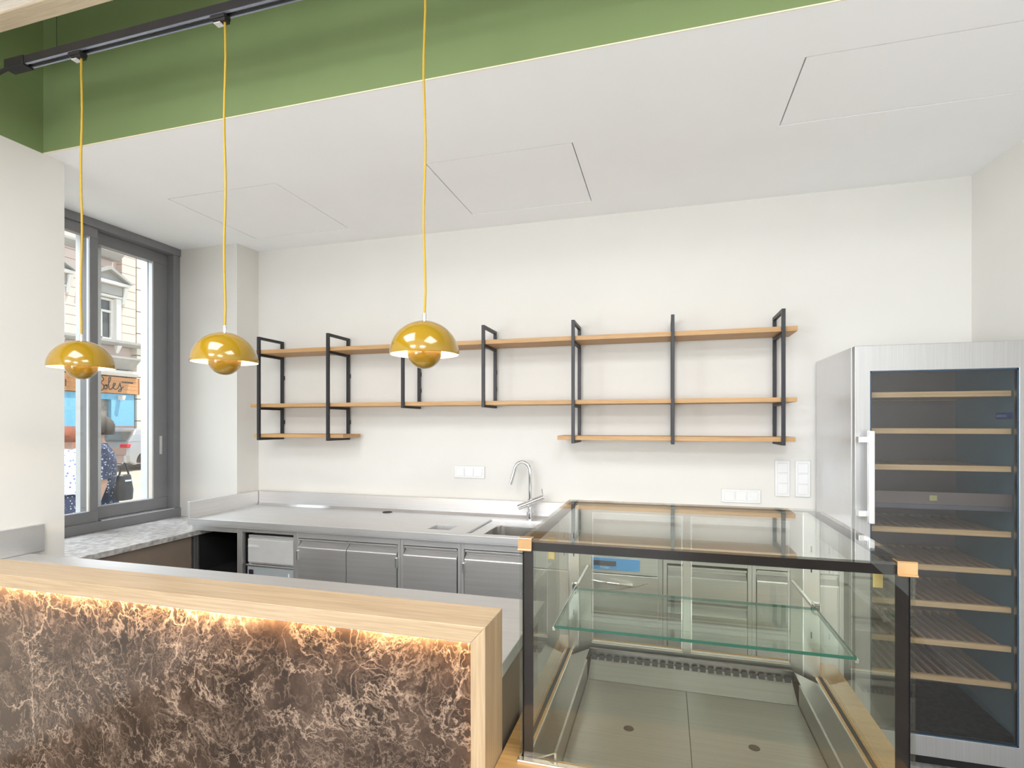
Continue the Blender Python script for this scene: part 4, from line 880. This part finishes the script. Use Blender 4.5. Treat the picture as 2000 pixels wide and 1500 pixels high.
    for sx in (-1, 1):
        MB().lathe([(0, -0.006), (0.008, -0.003), (0.008, 0.003), (0, 0.006)], S(sx*0.031, 0.104, 1.548), 10).build('eye', ew, t)
        MB().loft([rrect(sx*0.078*k-0.006, sx*0.078*k+0.006, -0.012*k, 0.022*k, 0.005, 1.51*k), rrect(sx*0.082*k-0.007, sx*0.082*k+0.007, -0.016*k, 0.026*k, 0.006, 1.56*k)]).build('ear', skin_m, t)
    MB().loft([rrect(-0.006*k, 0.006*k, 0.095*k, 0.112*k, 0.003, 1.55*k), rrect(-0.013*k, 0.013*k, 0.095*k, 0.130*k, 0.005, 1.515*k)]).build('nose', skin_m, t)
    MB().box(-0.022*k, 0.022*k, 0.098*k, 0.106*k, 1.487*k, 1.497*k).build('mouth', mat_plain('lips', (0.42, 0.14, 0.12), 0.5), t)
    sm = mat_plain('dark_shoe', (0.04, 0.035, 0.035), 0.5)
    for sx in (-1, 1):
        MB().loft([rrect(sx*0.1*k-0.045, sx*0.1*k+0.045, -0.06*k, 0.18*k, 0.04, 0.0), rrect(sx*0.1*k-0.044, sx*0.1*k+0.044, -0.06*k, 0.17*k, 0.04, 0.05), rrect(sx*0.1*k-0.038, sx*0.1*k+0.038, -0.055*k, 0.06*k, 0.03, 0.085)]).build('shoe', sm, t, smooth=True)
    return t
navy = dotted('navy_dotted_fabric', (0.018, 0.026, 0.060), (0.42, 0.46, 0.55), 42)
whiteblue = dotted('blue_white_print_fabric', (0.55, 0.60, 0.74), (0.10, 0.14, 0.36), 26)
pA = person('person in a navy dotted dress walking away past the window with a black handbag', (-4.93, 3.63, FLOOR), 2.5, navy, mat_plain('ash_brown_hair', (0.045, 0.036, 0.027), 0.9), 1.70)
pB = person('person in a blue and white printed blouse and navy skirt behind the left sash', (-5.97, 4.08, FLOOR), 1.2, navy, mat_plain('auburn_hair', (0.16, 0.045, 0.02), 0.8), 1.60, top_m=whiteblue)
hbag = thing('handbag', 'black leather handbag hanging beside the person in the navy dotted dress', 'bag', (-4.70, 3.69, 0.90))
HBX, HBY = -4.70, 3.69
MB().loft([rrect(HBX-0.05, HBX+0.05, HBY-0.065, HBY+0.065, 0.04, 0.86), rrect(HBX-0.055, HBX+0.055, HBY-0.068, HBY+0.068, 0.04, 0.95), rrect(HBX-0.03, HBX+0.03, HBY-0.055, HBY+0.055, 0.028, 1.09)]).build('pouch', mat_plain('black_leather', (0.02, 0.019, 0.02), 0.35), hbag, 0.01, smooth=True)
MB().tube([(HBX, HBY-0.045+0.09*k/12, 1.085+0.11*math.sin(PI*k/12)) for k in range(13)], 0.008, 8).build('strap', mat_plain('black_leather', (0.02, 0.019, 0.02), 0.35), hbag, smooth=True)
MB().box(HBX+0.045, HBX+0.052, HBY-0.03, HBY+0.03, 1.03, 1.045).build('zip', M['alu'], hbag)
